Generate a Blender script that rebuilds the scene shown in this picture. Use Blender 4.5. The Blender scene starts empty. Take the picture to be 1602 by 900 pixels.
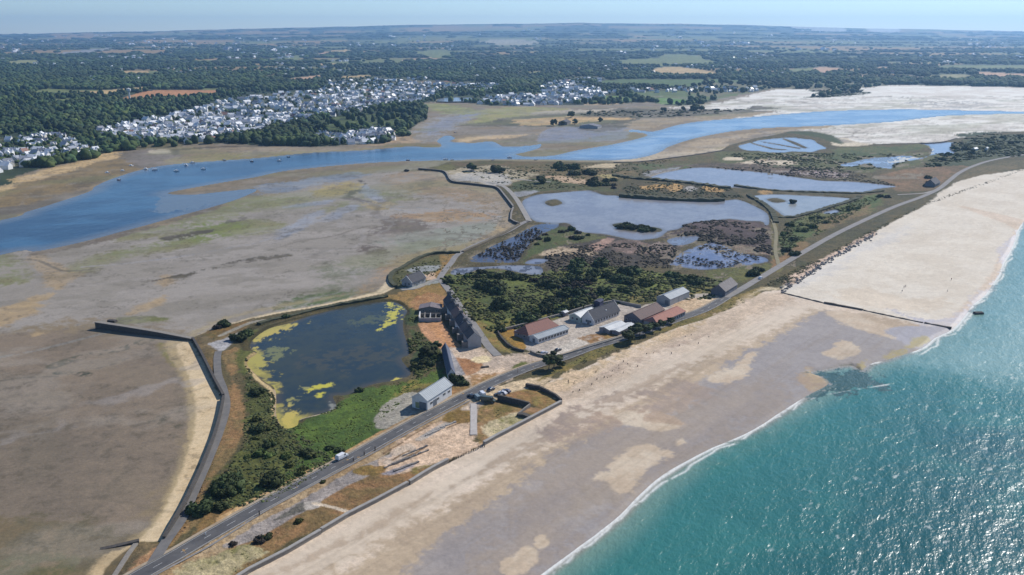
import bpy, math, random
import numpy as np
from mathutils import Vector
random.seed(7)
R = math.radians
# ---------------------------------------------------------------- camera, sky, sun, exposure
PW, PH, F, CX, CY = 1602, 900, 1387.0, 801.0, 450.0      # size of the photograph and its focal length in pixels
HC = 150.0                                               # the helicopter flies 150 m above the flats
HORIZON = 50.0
P = math.atan((CY - HORIZON) / F)
sc = bpy.context.scene
cam = bpy.data.objects.new('camera', bpy.data.cameras.new('camera'))
sc.collection.objects.link(cam)
cam.location = (0, 0, HC)
cam.rotation_euler = (math.pi / 2 - P, 0, 0)
cam.data.sensor_width = 36; cam.data.lens = 36 * F / PW
cam.data.clip_start = 1; cam.data.clip_end = 90000
sc.camera = cam
SUN_AZ, SUN_EL = 47.0, 39.0                              # clockwise from the view direction (+Y)
wd = bpy.data.worlds.new('World'); sc.world = wd; wd.use_nodes = True
nt = wd.node_tree; bg = nt.nodes['Background']
sky = nt.nodes.new('ShaderNodeTexSky'); sky.sky_type = 'NISHITA'; sky.sun_disc = False
sky.sun_elevation = R(SUN_EL); sky.sun_rotation = R(SUN_AZ)
sky.altitude = 150; sky.air_density = 0.8; sky.dust_density = 0.0; sky.ozone_density = 6.0
nt.links.new(sky.outputs[0], bg.inputs[0]); bg.inputs[1].default_value = 0.12
sd = bpy.data.lights.new('sun', 'SUN'); sd.energy = 4.8; sd.angle = R(0.53); sd.color = (1.0, 0.955, 0.89)
sun = bpy.data.objects.new('sun', sd); sc.collection.objects.link(sun)
d = Vector((math.sin(R(SUN_AZ)) * math.cos(R(SUN_EL)), math.cos(R(SUN_AZ)) * math.cos(R(SUN_EL)), math.sin(R(SUN_EL))))
sun.rotation_euler = d.to_track_quat('Z', 'Y').to_euler()
sc.view_settings.view_transform = 'Standard'; sc.view_settings.look = 'None'
sc.view_settings.gamma = 1; sc.view_settings.exposure = 0.0; sc.view_settings.use_curve_mapping = False
sc.cycles.volume_bounces = 1; sc.cycles.max_bounces = 5
C = sc.collection

# ---------------------------------------------------------------- helpers
def g(px, py, z=0.0):
    """world point of level z seen at a point of the photograph"""
    a = P + math.atan((py - CY) / F)
    Y = (HC - z) / math.tan(a)
    dep = Y * math.cos(P) + (HC - z) * math.sin(P)
    return Vector(((px - CX) / F * dep, Y, z))
def mpp(py):
    p = g(CX, py); return math.hypot(p.y, HC) / F           # metres per photo pixel, sideways
def lin(c):
    c = np.asarray(c, float) / 255.0
    return np.where(c <= 0.04045, c / 12.92, ((c + 0.055) / 1.055) ** 2.4)
K = np.array([0.96, 0.95, 0.90])                          # from what sunlit ground shows to its own colour
def alb(c): return np.clip(lin(c) * K, 0.004, 0.8)

def tag(o, label=None, cat=None, group=None, kind=None):
    if label: o['label'] = label
    if cat: o['category'] = cat
    if group: o['group'] = group
    if kind: o['kind'] = kind
    return o
def empty(name, loc, rz=0.0, label=None, cat=None, group=None):
    o = bpy.data.objects.new(name, None); C.objects.link(o)
    o.location = loc; o.rotation_euler = (0, 0, rz); o.empty_display_size = 0.5
    return tag(o, label, cat, group)
def link(name, me, m=None, parent=None):
    o = bpy.data.objects.new(name, me); C.objects.link(o)
    if m is not None:
        for q in (m if isinstance(m, (list, tuple)) else [m]): me.materials.append(q)
    if parent is not None: o.parent = parent
    return o
def copy_tree(o, parent=None):
    c = o.copy(); C.objects.link(c)
    if parent is not None: c.parent = parent
    for ch in list(KIDS.get(o.name, [])) or [x for x in o.children]:
        copy_tree(ch, c)
    return c
KIDS = {}
def np_mesh(name, co, tris, smooth=False):
    """mesh from numpy arrays of vertices and faces (all faces with the same number of corners)"""
    me = bpy.data.meshes.new(name); co = np.asarray(co, np.float32); f = np.asarray(tris, np.int32)
    k = f.shape[1]
    me.vertices.add(len(co)); me.vertices.foreach_set('co', co.ravel())
    me.loops.add(f.size); me.loops.foreach_set('vertex_index', f.ravel())
    me.polygons.add(len(f)); me.polygons.foreach_set('loop_start', np.arange(0, f.size, k, dtype=np.int32))
    if smooth: me.polygons.foreach_set('use_smooth', np.ones(len(f), bool))
    me.update(calc_edges=True)
    return me
def set_col(me, name, col):
    a = me.color_attributes.new(name, 'FLOAT_COLOR', 'POINT')
    c = np.ones((len(me.vertices), 4), np.float32); c[:, :3] = col
    a.data.foreach_set('color', c.ravel())
def set_float(me, name, v):
    a = me.attributes.new(name, 'FLOAT', 'POINT'); a.data.foreach_set('value', np.asarray(v, np.float32).ravel())

class MB:
    """collects simple solids into one mesh"""
    def __init__(s): s.v = []; s.f = []
    def poly(s, pts, faces):
        b = len(s.v); s.v += [tuple(p) for p in pts]; s.f += [tuple(b + i for i in q) for q in faces]; return s
    def box(s, x0, x1, y0, y1, z0, z1):
        return s.poly([(x0,y0,z0),(x1,y0,z0),(x1,y1,z0),(x0,y1,z0),(x0,y0,z1),(x1,y0,z1),(x1,y1,z1),(x0,y1,z1)],
                      [(0,3,2,1),(4,5,6,7),(0,1,5,4),(1,2,6,5),(2,3,7,6),(3,0,4,7)])
    def prism(s, prof, x0, x1):
        """profile of (y, z) extruded along x"""
        n = len(prof)
        pts = [(x0, y, z) for y, z in prof] + [(x1, y, z) for y, z in prof]
        return s.poly(pts, [tuple(range(n))[::-1], tuple(range(n, 2*n))] + [(i, (i+1) % n, n+(i+1) % n, n+i) for i in range(n)])
    def tube(s, a, b, r0, r1, n=8):
        a = Vector(a); b = Vector(b); d = (b - a).normalized(); u = d.orthogonal().normalized(); w = d.cross(u)
        pts = []
        for p, r in ((a, r0), (b, r1)):
            for i in range(n):
                t = 2*math.pi*i/n; pts.append(p + (u*math.cos(t) + w*math.sin(t))*r)
        return s.poly(pts, [tuple(range(n))[::-1], tuple(range(n, 2*n))] + [(i, (i+1) % n, n+(i+1) % n, n+i) for i in range(n)])
    def build(s, name, m=None, parent=None, bevel=0, smooth=False):
        me = bpy.data.meshes.new(name); me.from_pydata(s.v, [], s.f); me.update()
        import bmesh
        bm = bmesh.new(); bm.from_mesh(me); bmesh.ops.recalc_face_normals(bm, faces=bm.faces)
        if bevel: bmesh.ops.bevel(bm, geom=bm.edges[:], offset=bevel, segments=1, affect='EDGES')
        bm.to_mesh(me); bm.free()
        if smooth:
            for p in me.polygons: p.use_smooth = True
        return link(name, me, m, parent)

def _h(i, j, s):
    n = (i * 374761393 + j * 668265263 + s * 974634777) & 0xffffffff
    n = ((n ^ (n >> 13)) * 1274126177) & 0xffffffff
    return ((n ^ (n >> 16)) & 0xffff) / 65535.0
def vnoise(x, y, s=0):
    xi = np.floor(x).astype(np.int64); yi = np.floor(y).astype(np.int64); fx = x - xi; fy = y - yi
    fx = fx*fx*(3-2*fx); fy = fy*fy*(3-2*fy)
    a = _h(xi, yi, s); b = _h(xi+1, yi, s); c = _h(xi, yi+1, s); e = _h(xi+1, yi+1, s)
    return (a*(1-fx)+b*fx)*(1-fy) + (c*(1-fx)+e*fx)*fy
def fbm(x, y, scale, oc=4, s=0, gain=0.55):
    t = 0; a = 1; n = 0; f = 1.0/scale
    for o in range(oc):
        t = t + a*vnoise(x*f + 17.3*o, y*f - 9.1*o, s + 31*o); n += a; a *= gain; f *= 2.03
    return t / n
def sstep(a, b, x):
    t = np.clip((x - a) / (b - a), 0, 1); return t*t*(3-2*t)

# ---------------------------------------------------------------- materials
def new_mat(name):
    m = bpy.data.materials.new(name); m.use_nodes = True
    n = m.node_tree; b = n.nodes['Principled BSDF']; return m, n, b
def noise_node(n, scale, detail=4, coord=None, rough=0.6, vec_scale=None):
    t = n.nodes.new('ShaderNodeTexNoise'); t.inputs['Scale'].default_value = scale
    t.inputs['Detail'].default_value = detail; t.inputs['Roughness'].default_value = rough
    if coord is not None:
        if vec_scale:
            mp = n.nodes.new('ShaderNodeMapping'); mp.inputs['Scale'].default_value = vec_scale
            n.links.new(coord, mp.inputs[0]); coord = mp.outputs[0]
        n.links.new(coord, t.inputs['Vector'])
    return t
def ramp(n, src, stops):
    r = n.nodes.new('ShaderNodeValToRGB'); n.links.new(src, r.inputs[0])
    e = r.color_ramp.elements
    while len(e) < len(stops): e.new(0.5)
    for k, (p, c) in enumerate(stops):
        e[k].position = p; e[k].color = (*c, 1) if len(c) == 3 else c
    return r
def mat(name, c1, c2=None, scale=1.0, rough=0.9, bump=0.0, stretch=None, metal=0.0, stripes=None, spec=0.5):
    """albedo colours c1, c2 mixed by noise in object space"""
    m, n, b = new_mat(name)
    tc = n.nodes.new('ShaderNodeTexCoord').outputs['Object']
    if c2 is None: c2 = tuple(x*0.78 for x in c1)
    t = noise_node(n, scale, 6, tc, 0.65, stretch)
    r = ramp(n, t.outputs['Fac'], [(0.35, c1), (0.68, c2)])
    out = r.outputs[0]
    if stripes:                                            # ribs of sheeting or courses of slates
        axis, period, amt = stripes
        w = n.nodes.new('ShaderNodeTexWave'); w.bands_direction = axis; w.inputs['Scale'].default_value = 0.314/period
        w.inputs['Distortion'].default_value = 0.4; n.links.new(tc, w.inputs['Vector'])
        mx = n.nodes.new('ShaderNodeMix'); mx.data_type = 'RGBA'; mx.blend_type = 'MULTIPLY'; mx.inputs[0].default_value = amt
        n.links.new(out, mx.inputs[6]); n.links.new(w.outputs['Color'], mx.inputs[7]); out = mx.outputs[2]
    n.links.new(out, b.inputs['Base Color'])
    b.inputs['Roughness'].default_value = rough; b.inputs['Metallic'].default_value = metal
    b.inputs['Specular IOR Level'].default_value = spec
    if bump:
        bp = n.nodes.new('ShaderNodeBump'); bp.inputs['Distance'].default_value = bump; bp.inputs['Strength'].default_value = 0.8
        n.links.new(t.outputs['Fac'], bp.inputs['Height']); n.links.new(bp.outputs[0], b.inputs['Normal'])
    return m
def attr_mat(name, fine=((0.9, 0.35), (6.0, 0.25)), bump=0.25, wet=False, rough=0.95, spec=0.3):
    """surface colour comes from the mesh (what covers the ground there) and is broken up by noise at two sizes (m)"""
    m, n, b = new_mat(name)
    a = n.nodes.new('ShaderNodeAttribute'); a.attribute_name = 'Col'
    tc = n.nodes.new('ShaderNodeTexCoord').outputs['Object']
    out = a.outputs['Color']; h = None
    for size, amt in fine:
        t = noise_node(n, 1.0/size, 3, tc, 0.7)
        r = n.nodes.new('ShaderNodeMapRange'); r.inputs[1].default_value = 0.3; r.inputs[2].default_value = 0.7
        r.inputs[3].default_value = 1-amt; r.inputs[4].default_value = 1+amt
        n.links.new(t.outputs['Fac'], r.inputs[0])
        if wet:
            wa = n.nodes.new('ShaderNodeAttribute'); wa.attribute_name = 'grain'
            mm = n.nodes.new('ShaderNodeMix'); mm.data_type = 'FLOAT'; mm.inputs[2].default_value = 1.0
            n.links.new(wa.outputs['Fac'], mm.inputs[0]); n.links.new(r.outputs[0], mm.inputs[3]); src = mm.outputs[0]
        else: src = r.outputs[0]
        v = n.nodes.new('ShaderNodeVectorMath'); v.operation = 'SCALE'
        n.links.new(out, v.inputs[0]); n.links.new(src, v.inputs['Scale']); out = v.outputs[0]
        if h is None: h = t
    n.links.new(out, b.inputs['Base Color'])
    if wet:
        wa = n.nodes.new('ShaderNodeAttribute'); wa.attribute_name = 'wet'
        r = n.nodes.new('ShaderNodeMapRange'); r.inputs[3].default_value = rough; r.inputs[4].default_value = 0.55
        n.links.new(wa.outputs['Fac'], r.inputs[0]); n.links.new(r.outputs[0], b.inputs['Roughness'])
    else: b.inputs['Roughness'].default_value = rough
    b.inputs['Specular IOR Level'].default_value = spec
    if bump:
        bp = n.nodes.new('ShaderNodeBump'); bp.inputs['Distance'].default_value = bump; bp.inputs['Strength'].default_value = 1
        if wet:
            wa = n.nodes.new('ShaderNodeAttribute'); wa.attribute_name = 'grain'
            n.links.new(wa.outputs['Fac'], bp.inputs['Strength'])
        n.links.new(h.outputs['Fac'], bp.inputs['Height']); n.links.new(bp.outputs[0], b.inputs['Normal'])
    return m
def water_mat(name, waves, rough=0.12, spec=0.5, tint=None):
    """body colour from the mesh, for ponds with painted sky reflection; waves = list of (size m, height m, stretch)"""
    m, n, b = new_mat(name)
    a = n.nodes.new('ShaderNodeAttribute'); a.attribute_name = 'Col'
    n.links.new(a.outputs['Color'], b.inputs['Base Color'])
    f = n.nodes.new('ShaderNodeAttribute'); f.attribute_name = 'foam'
    r = n.nodes.new('ShaderNodeMapRange'); r.inputs[3].default_value = rough; r.inputs[4].default_value = 0.9
    n.links.new(f.outputs['Fac'], r.inputs[0]); n.links.new(r.outputs[0], b.inputs['Roughness'])
    b.inputs['IOR'].default_value = 1.33; b.inputs['Specular IOR Level'].default_value = spec
    tc = n.nodes.new('ShaderNodeTexCoord').outputs['Object']; prev = None
    for size, height, ang, st in waves:
        rot = n.nodes.new('ShaderNodeMapping'); rot.inputs['Rotation'].default_value = (0, 0, R(ang))
        n.links.new(tc, rot.inputs[0])
        t = noise_node(n, 1.0/size, 3, rot.outputs[0], 0.55, (1, st, 1))
        bp = n.nodes.new('ShaderNodeBump'); bp.inputs['Distance'].default_value = height; bp.inputs['Strength'].default_value = 1
        n.links.new(t.outputs['Fac'], bp.inputs['Height'])
        if prev: n.links.new(prev.outputs[0], bp.inputs['Normal'])
        prev = bp
    n.links.new(prev.outputs[0], b.inputs['Normal'])
    return m
# ---------------------------------------------------------------- the ground: one sheet, rows across the view direction
PXS = np.concatenate([[-3000, -2200, -1500, -900, -550], np.arange(-320, 1930, 1.5), [2150, 2600, 3400, 4600]])
PYS = np.concatenate([[62.6, 63.3], np.arange(64, 1050, 1.3), [1090, 1150, 1280, 1600, 2300, 4200]])
AA = P + np.arctan((PYS - CY) / F)
YR = HC / np.tan(AA)
GX0, GY0 = np.meshgrid(PXS, YR)
_, GPY = np.meshgrid(PXS, PYS); GPX, _ = np.meshgrid(PXS, PYS)
DEP = GY0 * math.cos(P) + HC * math.sin(P)
GX = (GPX - CX) / F * DEP; GY = GY0
CELL = 1.5 * DEP / F                                       # width of a cell, m
NR, NC = GX.shape
COL = np.zeros((NR, NC, 3)); WET = np.zeros((NR, NC)); GRAIN = np.ones((NR, NC)); TREE = np.ones((NR, NC)); ZR = np.zeros((NR, NC))
WARPX = fbm(GX, GY, 28, 5, 3) - 0.5; WARPY = fbm(GX, GY, 28, 5, 91) - 0.5
WARPX2 = fbm(GX, GY, 160, 4, 13) - 0.5; WARPY2 = fbm(GX, GY, 160, 4, 61) - 0.5
N_S = fbm(GX, GY, 3.5, 4, 5, 0.7); N_M = fbm(GX, GY, 22, 5, 7, 0.65); N_L = fbm(GX, GY, 120, 5, 11)
N_STREAK = fbm(GX*0.5 + GY*0.28, GY*0.9 - GX*0.4, 30, 5, 77)   # drawn out along the tide's flow

def smooth_poly(p, closed=True, k=5):
    p = [np.array(q, float) for q in p]; n = len(p); out = []
    for i in range(n if closed else n-1):
        if closed: a, b, c, e = p[i-1], p[i], p[(i+1) % n], p[(i+2) % n]
        else: a, b, c, e = p[max(i-1, 0)], p[i], p[i+1], p[min(i+2, n-1)]
        for j in range(k):
            t = j / k
            out.append(0.5*((2*b) + (-a+c)*t + (2*a-5*b+4*c-e)*t*t + (-a+3*b-3*c+e)*t**3))
    if not closed: out.append(p[-1])
    return out
def sdf(poly, warp=0.0, smooth=True, pad=14, warp_big=0.0):
    """signed distance in m (positive inside) from a polygon given by photo points lying on the ground"""
    if smooth: poly = smooth_poly(poly)
    q = np.array(poly, float)
    x0, x1 = q[:, 0].min(), q[:, 0].max(); y0, y1 = max(q[:, 1].min(), 62), q[:, 1].max()
    c0 = max(np.searchsorted(PXS, x0-pad*2)-1, 0); c1 = min(np.searchsorted(PXS, x1+pad*2)+1, NC)
    r0 = max(np.searchsorted(PYS, y0-pad)-1, 0); r1 = min(np.searchsorted(PYS, y1+pad)+1, NR)
    S = (slice(r0, r1), slice(c0, c1))
    W = np.array([g(a, max(b, 61)).xy for a, b in q])
    m = mpp(float(np.clip(q[:, 1].mean(), 62, 1000)))
    X = GX[S] + (WARPX[S]*2*warp + WARPX2[S]*2*warp_big) * m; Y = GY[S] + (WARPY[S]*2*warp + WARPY2[S]*2*warp_big) * m * 1.6
    best = np.full(X.shape, 1e18); inside = np.zeros(X.shape, bool)
    for i in range(len(W)):
        ax, ay = W[i-1]; bx, by = W[i]; dx, dy = bx-ax, by-ay; L = dx*dx+dy*dy
        if L < 1e-9: continue
        t = np.clip(((X-ax)*dx + (Y-ay)*dy) / L, 0, 1)
        best = np.minimum(best, (X-ax-t*dx)**2 + (Y-ay-t*dy)**2)
        c = (ay > Y) != (by > Y)
        inside ^= c & (X < ax + (Y-ay)*dx/(dy if dy else 1e-12))
    dd = np.sqrt(best); return S, np.where(inside, dd, -dd)
def paint(S, m, c1, c2=None, nz=None, wet=None, grain=None, tree=None, rel=None):
    a = alb(c1); b = alb(c2) if c2 is not None else a*0.86
    if nz is None: nz = N_M*0.6 + N_S*0.4
    t = sstep(0.36, 0.64, nz[S])[..., None]
    c = a*(1-t) + b*t; m3 = m[..., None]
    COL[S] = COL[S]*(1-m3) + c*m3
    if wet is not None: WET[S] = WET[S]*(1-m) + wet*m
    if grain is not None: GRAIN[S] = GRAIN[S]*(1-m) + grain*m
    if tree is not None: TREE[S] = TREE[S]*(1-m) + tree*m
    if rel is not None: ZR[S] = ZR[S]*(1-m) + rel*m
def L(poly, c1, c2=None, warp=2.0, soft=1.0, op=1.0, patchy=None, nz=None, smooth=True, wb=0.0, **kw):
    """cover a region of the ground; patchy = share left uncovered, in noisy patches"""
    if smooth: warp = warp*2.0; soft = soft*1.7
    S, dd = sdf(poly, warp, smooth, warp_big=wb)
    w = np.maximum(soft * mpp(float(np.clip(np.mean([q[1] for q in poly]), 62, 1000))), CELL[S]*0.5)
    if smooth:
        inr = max(float(dd.max()), 0.5); big = min(0.55*inr, 14*mpp(float(np.clip(np.mean([q[1] for q in poly]), 62, 1000)))) if warp >= 3 else 0.0
        dd = dd + ((N_S[S]-0.5)*3.2 + (N_M[S]-0.5)*2.2)*np.minimum(w*1.6, 14) + (N_M[S]*0.4+N_STREAK[S]*0.4+N_S[S]*0.2-0.5)*4.6*big; w = w*1.25 + (0.10*big)
    m = sstep(-w, w, dd) * op
    if patchy is not None:
        pn = (N_STREAK if nz is N_STREAK else N_M*0.65 + N_S*0.35)[S]
        m = m * sstep(patchy-0.06, patchy+0.09, pn)
    paint(S, m, c1, c2, nz, **kw)
def line(pts, width, c1, c2=None, warp=0.5, soft=0.6, op=1.0, patchy=None, **kw):
    """a band of given width in m along a line of photo points"""
    p = smooth_poly(pts, False, 6); W = [g(a, b).xy for a, b in p]
    q = np.array(p); c0 = max(np.searchsorted(PXS, q[:, 0].min()-30)-1, 0); c1_ = min(np.searchsorted(PXS, q[:, 0].max()+30)+1, NC)
    r0 = max(np.searchsorted(PYS, q[:, 1].min()-20)-1, 0); r1 = min(np.searchsorted(PYS, q[:, 1].max()+20)+1, NR)
    S = (slice(r0, r1), slice(c0, c1_)); m_ = mpp(float(q[:, 1].mean()))
    X = GX[S] + WARPX[S]*2*warp*m_; Y = GY[S] + WARPY[S]*2*warp*m_; best = np.full(X.shape, 1e18)
    for (ax, ay), (bx, by) in zip(W[:-1], W[1:]):
        dx, dy = bx-ax, by-ay; LL = dx*dx+dy*dy+1e-12; t = np.clip(((X-ax)*dx+(Y-ay)*dy)/LL, 0, 1)
        best = np.minimum(best, (X-ax-t*dx)**2+(Y-ay-t*dy)**2)
    dd = width/2 - np.sqrt(best); w = np.maximum(soft*m_, CELL[S]*0.5); m = sstep(-w, w, dd)*op
    if patchy is not None: m = m*sstep(patchy-0.05, patchy+0.05, (N_M*0.5+N_S*0.5)[S])
    paint(S, m, c1, c2, **kw)

ALL = (slice(0, NR), slice(0, NC)); ONE = np.ones((NR, NC))
# far country: woods, with a patchwork of small fields far off
paint(ALL, ONE, (40, 54, 34), (62, 74, 44), N_L*0.5+N_M*0.5, wet=0, grain=1)
far = sstep(3500, 5500, GY)
cellv = fbm(GX/2.4, GY, 420, 2, 44, 0.4)
fld = sstep(0.545, 0.56, cellv)*sstep(2800, 4200, GY)
paint(ALL, fld*0.8, (120, 125, 75), (165, 135, 90), fbm(GX, GY, 700, 1, 8))
TREE *= 1 - fld*0.9
GRN, TAN, ORG, PNK = (118, 126, 74), (196, 168, 118), (190, 136, 92), (196, 160, 130)
for poly, c in [
    ([(52,144),(80,139),(120,142),(150,141),(160,148),(100,150),(70,149)], GRN), ([(118,144),(160,142),(235,136),(238,139),(190,146),(140,148)], TAN),
    ([(183,158),(230,143),(290,141),(342,142),(335,150),(300,153),(255,153),(215,158)], ORG), ([(305,139),(345,139),(410,139),(400,142),(340,142)], GRN),
    ([(80,157),(115,155),(112,162),(85,164)], GRN), ([(8,98),(30,95),(60,95),(58,101),(25,103)], (150,150,100)),
    ([(193,112),(232,112),(226,118),(200,117)], TAN), ([(234,112),(250,112),(247,118),(232,117)], GRN),
    ([(436,126),(490,119),(512,117),(490,127),(455,129)], PNK), ([(410,122),(445,113),(430,121),(412,126)], PNK), ([(358,110),(377,110),(374,113),(360,113)], PNK),
    ([(422,93),(470,88),(466,94),(430,95)], GRN), ([(495,86),(515,84),(512,88),(498,88)], PNK), ([(518,82),(545,81),(542,85),(522,85)], TAN), ([(490,100),(529,100),(527,103),(500,102)], TAN),
    ([(632,94),(680,91),(686,94),(640,97)], PNK), ([(655,83),(700,82),(702,91),(660,90)], GRN), ([(640,128),(700,127),(702,134),(650,133)], (160,110,85)), ([(692,128),(715,130),(712,135),(695,135)], GRN),
    ([(825,115),(845,113),(845,118),(830,118)], (140,150,90)), ([(960,97),(1000,93),(1080,92),(1125,98),(1090,102),(1000,104)], GRN), ([(1025,108),(1060,105),(1110,112),(1120,118),(1035,118)], TAN),
    ([(1035,88),(1070,87),(1107,92),(1040,94)], GRN), ([(940,127),(1040,124),(1180,127),(1140,135),(960,136)], (88,110,62)), ([(1000,144),(1160,143),(1182,150),(1100,157),(1010,156)], (96,112,66)),
    ([(1025,156),(1045,153),(1088,161),(1035,163)], (95,140,55)), ([(943,150),(975,152),(990,158),(945,158)], (110,145,60)), ([(1235,109),(1275,107),(1270,115),(1240,115)], GRN), ([(1275,106),(1312,107),(1300,115),(1278,114)], PNK),
    ([(1370,106),(1396,106),(1392,110),(1373,110)], PNK), ([(1325,120),(1400,117),(1455,123),(1440,126),(1400,121),(1340,123)], PNK), ([(1530,113),(1602,116),(1700,118),(1700,124),(1560,123),(1535,120)], PNK),
    ([(1478,103),(1602,102),(1700,104),(1700,112),(1500,110)], GRN), ([(1458,118),(1522,118),(1512,126),(1465,125)], (150,145,100)), ([(95,84),(150,79),(185,78),(150,83),(100,88)], (150,150,150)),
    ([(750,73),(800,71),(845,74),(800,77)], (165,160,140)), ([(1228,59.5),(1310,62),(1315,64.5),(1230,63)], (190,190,185)), ([(1355,61),(1402,62),(1400,65),(1360,64)], (200,200,195)), ([(-200,130),(-20,126),(-30,140),(-180,142)], GRN),
    ([(-90,190),(0,186),(12,190),(-20,194)], (150,110,80)), ([(300,96),(340,94),(345,98),(310,100)], GRN), ([(535,120),(580,118),(575,121),(545,122)], TAN)]:
    L(poly, c, tuple(int(x*0.88) for x in c), warp=1.2, soft=0.5, tree=0.0, grain=0.5)
# villages: gardens and lanes between the houses
VIL = {'west': [(-40,222),(30,213),(60,208),(112,210),(130,225),(160,238),(145,245),(110,244),(60,256),(0,267),(-40,270)],
 'main': [(140,206),(165,198),(230,188),(300,172),(330,160),(400,148),(500,140),(515,124),(600,121),(664,130),(655,160),(600,166),(540,176),(480,188),(430,200),(385,212),(300,221),(240,222),(170,213)],
 'point': [(500,208),(560,204),(612,200),(617,216),(560,224),(510,222)],
 'north': [(745,160),(760,150),(840,146),(850,132),(900,130),(952,142),(940,155),(870,162),(800,163)],
 'strip': [(940,143),(1000,138),(1100,136),(1185,134),(1185,141),(1060,142)],
 'bridge': [(655,127),(700,128),(785,131),(770,140),(690,142),(655,160)],
 'row': [(864,128),(905,121),(945,122),(942,127),(900,128)]}
for k, poly in VIL.items():
    L(poly, (110, 105, 78), (62, 74, 44), warp=3, soft=2, op=0.75)
VILM = np.zeros((NR, NC))
for k, poly in VIL.items():
    S, dd = sdf(poly, 2.0); VILM[S] = np.maximum(VILM[S], sstep(-40, 25, dd))
TREE *= 1 - 0.58*VILM
L([(90,212),(120,205),(200,222),(190,232),(130,236)], (150,110,85), (90,90,55), patchy=0.45, warp=3, tree=0.5)
L([(200,226),(300,222),(330,226),(300,231),(210,234)], (105,98,70), warp=2, tree=0.2)
L([(520,183),(590,178),(650,185),(640,200),(610,199),(540,203),(500,200)], (84,98,52), (60,72,42), warp=2, tree=0.14)
# the estuary at low tide
MUD = (136, 120, 96)
L([(-2200,560),(-900,420),(-300,330),(0,290),(30,274),(60,266),(100,257),(150,248),(170,240),(200,236),(255,232),(330,225),(420,228),(500,230),(555,226),(600,225),(632,212),(640,204),(655,192),(668,183),(660,163),(690,160),(740,162),(780,166),(850,164),(905,165),(960,164),(1010,160),(1045,165),(1090,164),(1140,152),(1209,139),(1267,140),(1375,134),(1602,137),(2300,150),(2600,215),(1602,206),(1496,217),(1480,260),(1200,260),(900,300),(760,420),(720,500),(700,560),(620,640),(560,760),(460,950),(300,1300),(-300,1700),(-1800,1600)],
  MUD, (122, 110, 94), warp=1.5, soft=1.0, tree=0.0, wet=0.35, grain=0.35, nz=N_STREAK)
# broad tones of the flats
L([(-300,470),(0,398),(200,362),(345,322),(480,290),(640,262),(700,275),(790,310),(800,345),(740,388),(640,405),(560,470),(300,530),(150,505),(-200,560)], (154,146,138), (138,130,120), warp=6, soft=10, wet=0.45, nz=N_STREAK)
L([(-400,540),(0,520),(150,520),(250,535),(290,560),(302,610),(300,680),(250,790),(200,840),(60,880),(-300,1100),(-900,1300)], (132,117,100), (120,107,92), warp=5, soft=8, wet=0.4)
L([(-100,640),(120,660),(180,740),(120,840),(-100,900)], (120,108,94), warp=10, soft=25, op=0.6)
L([(-300,800),(60,820),(170,830),(160,900),(60,960),(-300,1100)], (122,104,74), (104,96,72), warp=8, soft=10, op=0.8)
G1 = (114, 122, 74)
for q in [[(95,432),(150,400),(240,380),(330,365),(300,385),(200,402),(150,418)], [(250,375),(330,345),(400,342),(450,352),(400,366),(330,372),(280,382)], [(180,372),(330,325),(400,308),(480,312),(400,330),(300,355),(220,372)], [(-40,405),(20,400),(40,425),(30,445),(-60,450)], [(500,330),(600,300),(640,310),(560,330)], [(280,380),(330,365),(380,368),(300,384)]]:
    L(q, G1, (130,124,88), warp=7, soft=5, patchy=0.40, op=0.95)
L([(300,355),(345,345),(390,352),(350,372),(300,378)], (106,122,52), (120,122,70), warp=5, soft=4, patchy=0.42)
L([(480,430),(560,405),(600,425),(560,450),(500,462)], (96,106,80), (118,116,92), warp=8, soft=8, patchy=0.44, op=0.8)
L([(430,478),(540,455),(590,455),(540,470),(450,484)], (94,108,66), warp=4, soft=4, patchy=0.45)
TN = (178, 152, 112)
for q in [[(-80,505),(20,474),(78,458),(76,474),(40,498),(-60,540)], [(80,462),(66,420),(50,402),(70,405),(100,425),(118,432),(96,446)], [(200,492),(240,468),(262,462),(258,474),(225,488)], [(250,438),(262,430),(270,440),(258,448)], [(40,525),(60,518),(75,522),(50,530)]]:
    L(q, TN, (160,138,106), warp=3, soft=3, op=0.85)
L([(560,462),(575,440),(600,420),(630,405),(690,388),(720,388),(700,400),(650,408),(618,424),(600,445)], (168,132,88), (150,126,96), warp=4, soft=5, patchy=0.36)
L([(480,300),(540,285),(575,288),(570,298),(545,305),(510,308)], (168,150,92), (150,134,96), warp=3, soft=3, patchy=0.35)
L([(565,318),(600,316),(612,325),(585,330)], (168,150,106), warp=3, soft=2)
L([(620,340),(700,330),(770,334),(760,345),(700,350),(640,348)], (170,140,100), (150,124,96), warp=5, soft=4, patchy=0.4)
L([(600,275),(680,270),(760,300),(790,330),(760,325),(690,310),(620,300)], (152,128,98), (136,120,96), warp=6, soft=8, patchy=0.36)
L([(570,370),(590,350),(640,342),(668,348),(676,358),(640,368),(600,366)], (98,88,80), (120,108,96), warp=5, soft=4, patchy=0.38)
L([(560,388),(585,384),(610,392),(590,398),(565,396)], (104,92,82), warp=4, soft=3, patchy=0.42)
L([(600,380),(700,356),(785,348),(790,358),(740,378),(700,386),(640,392)], (142,146,132), (132,136,124), warp=6, soft=5, op=0.8)
L([(340,292),(400,272),(480,262),(560,257),(640,256),(650,262),(560,268),(450,292),(380,298)], (114,102,78), (132,118,98), warp=5, soft=3, patchy=0.34)
L([(400,292),(450,284),(560,268),(570,276),(500,290),(420,303),(400,302)], (134,138,144), (120,126,136), warp=2, soft=2, wet=0.9)
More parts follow.
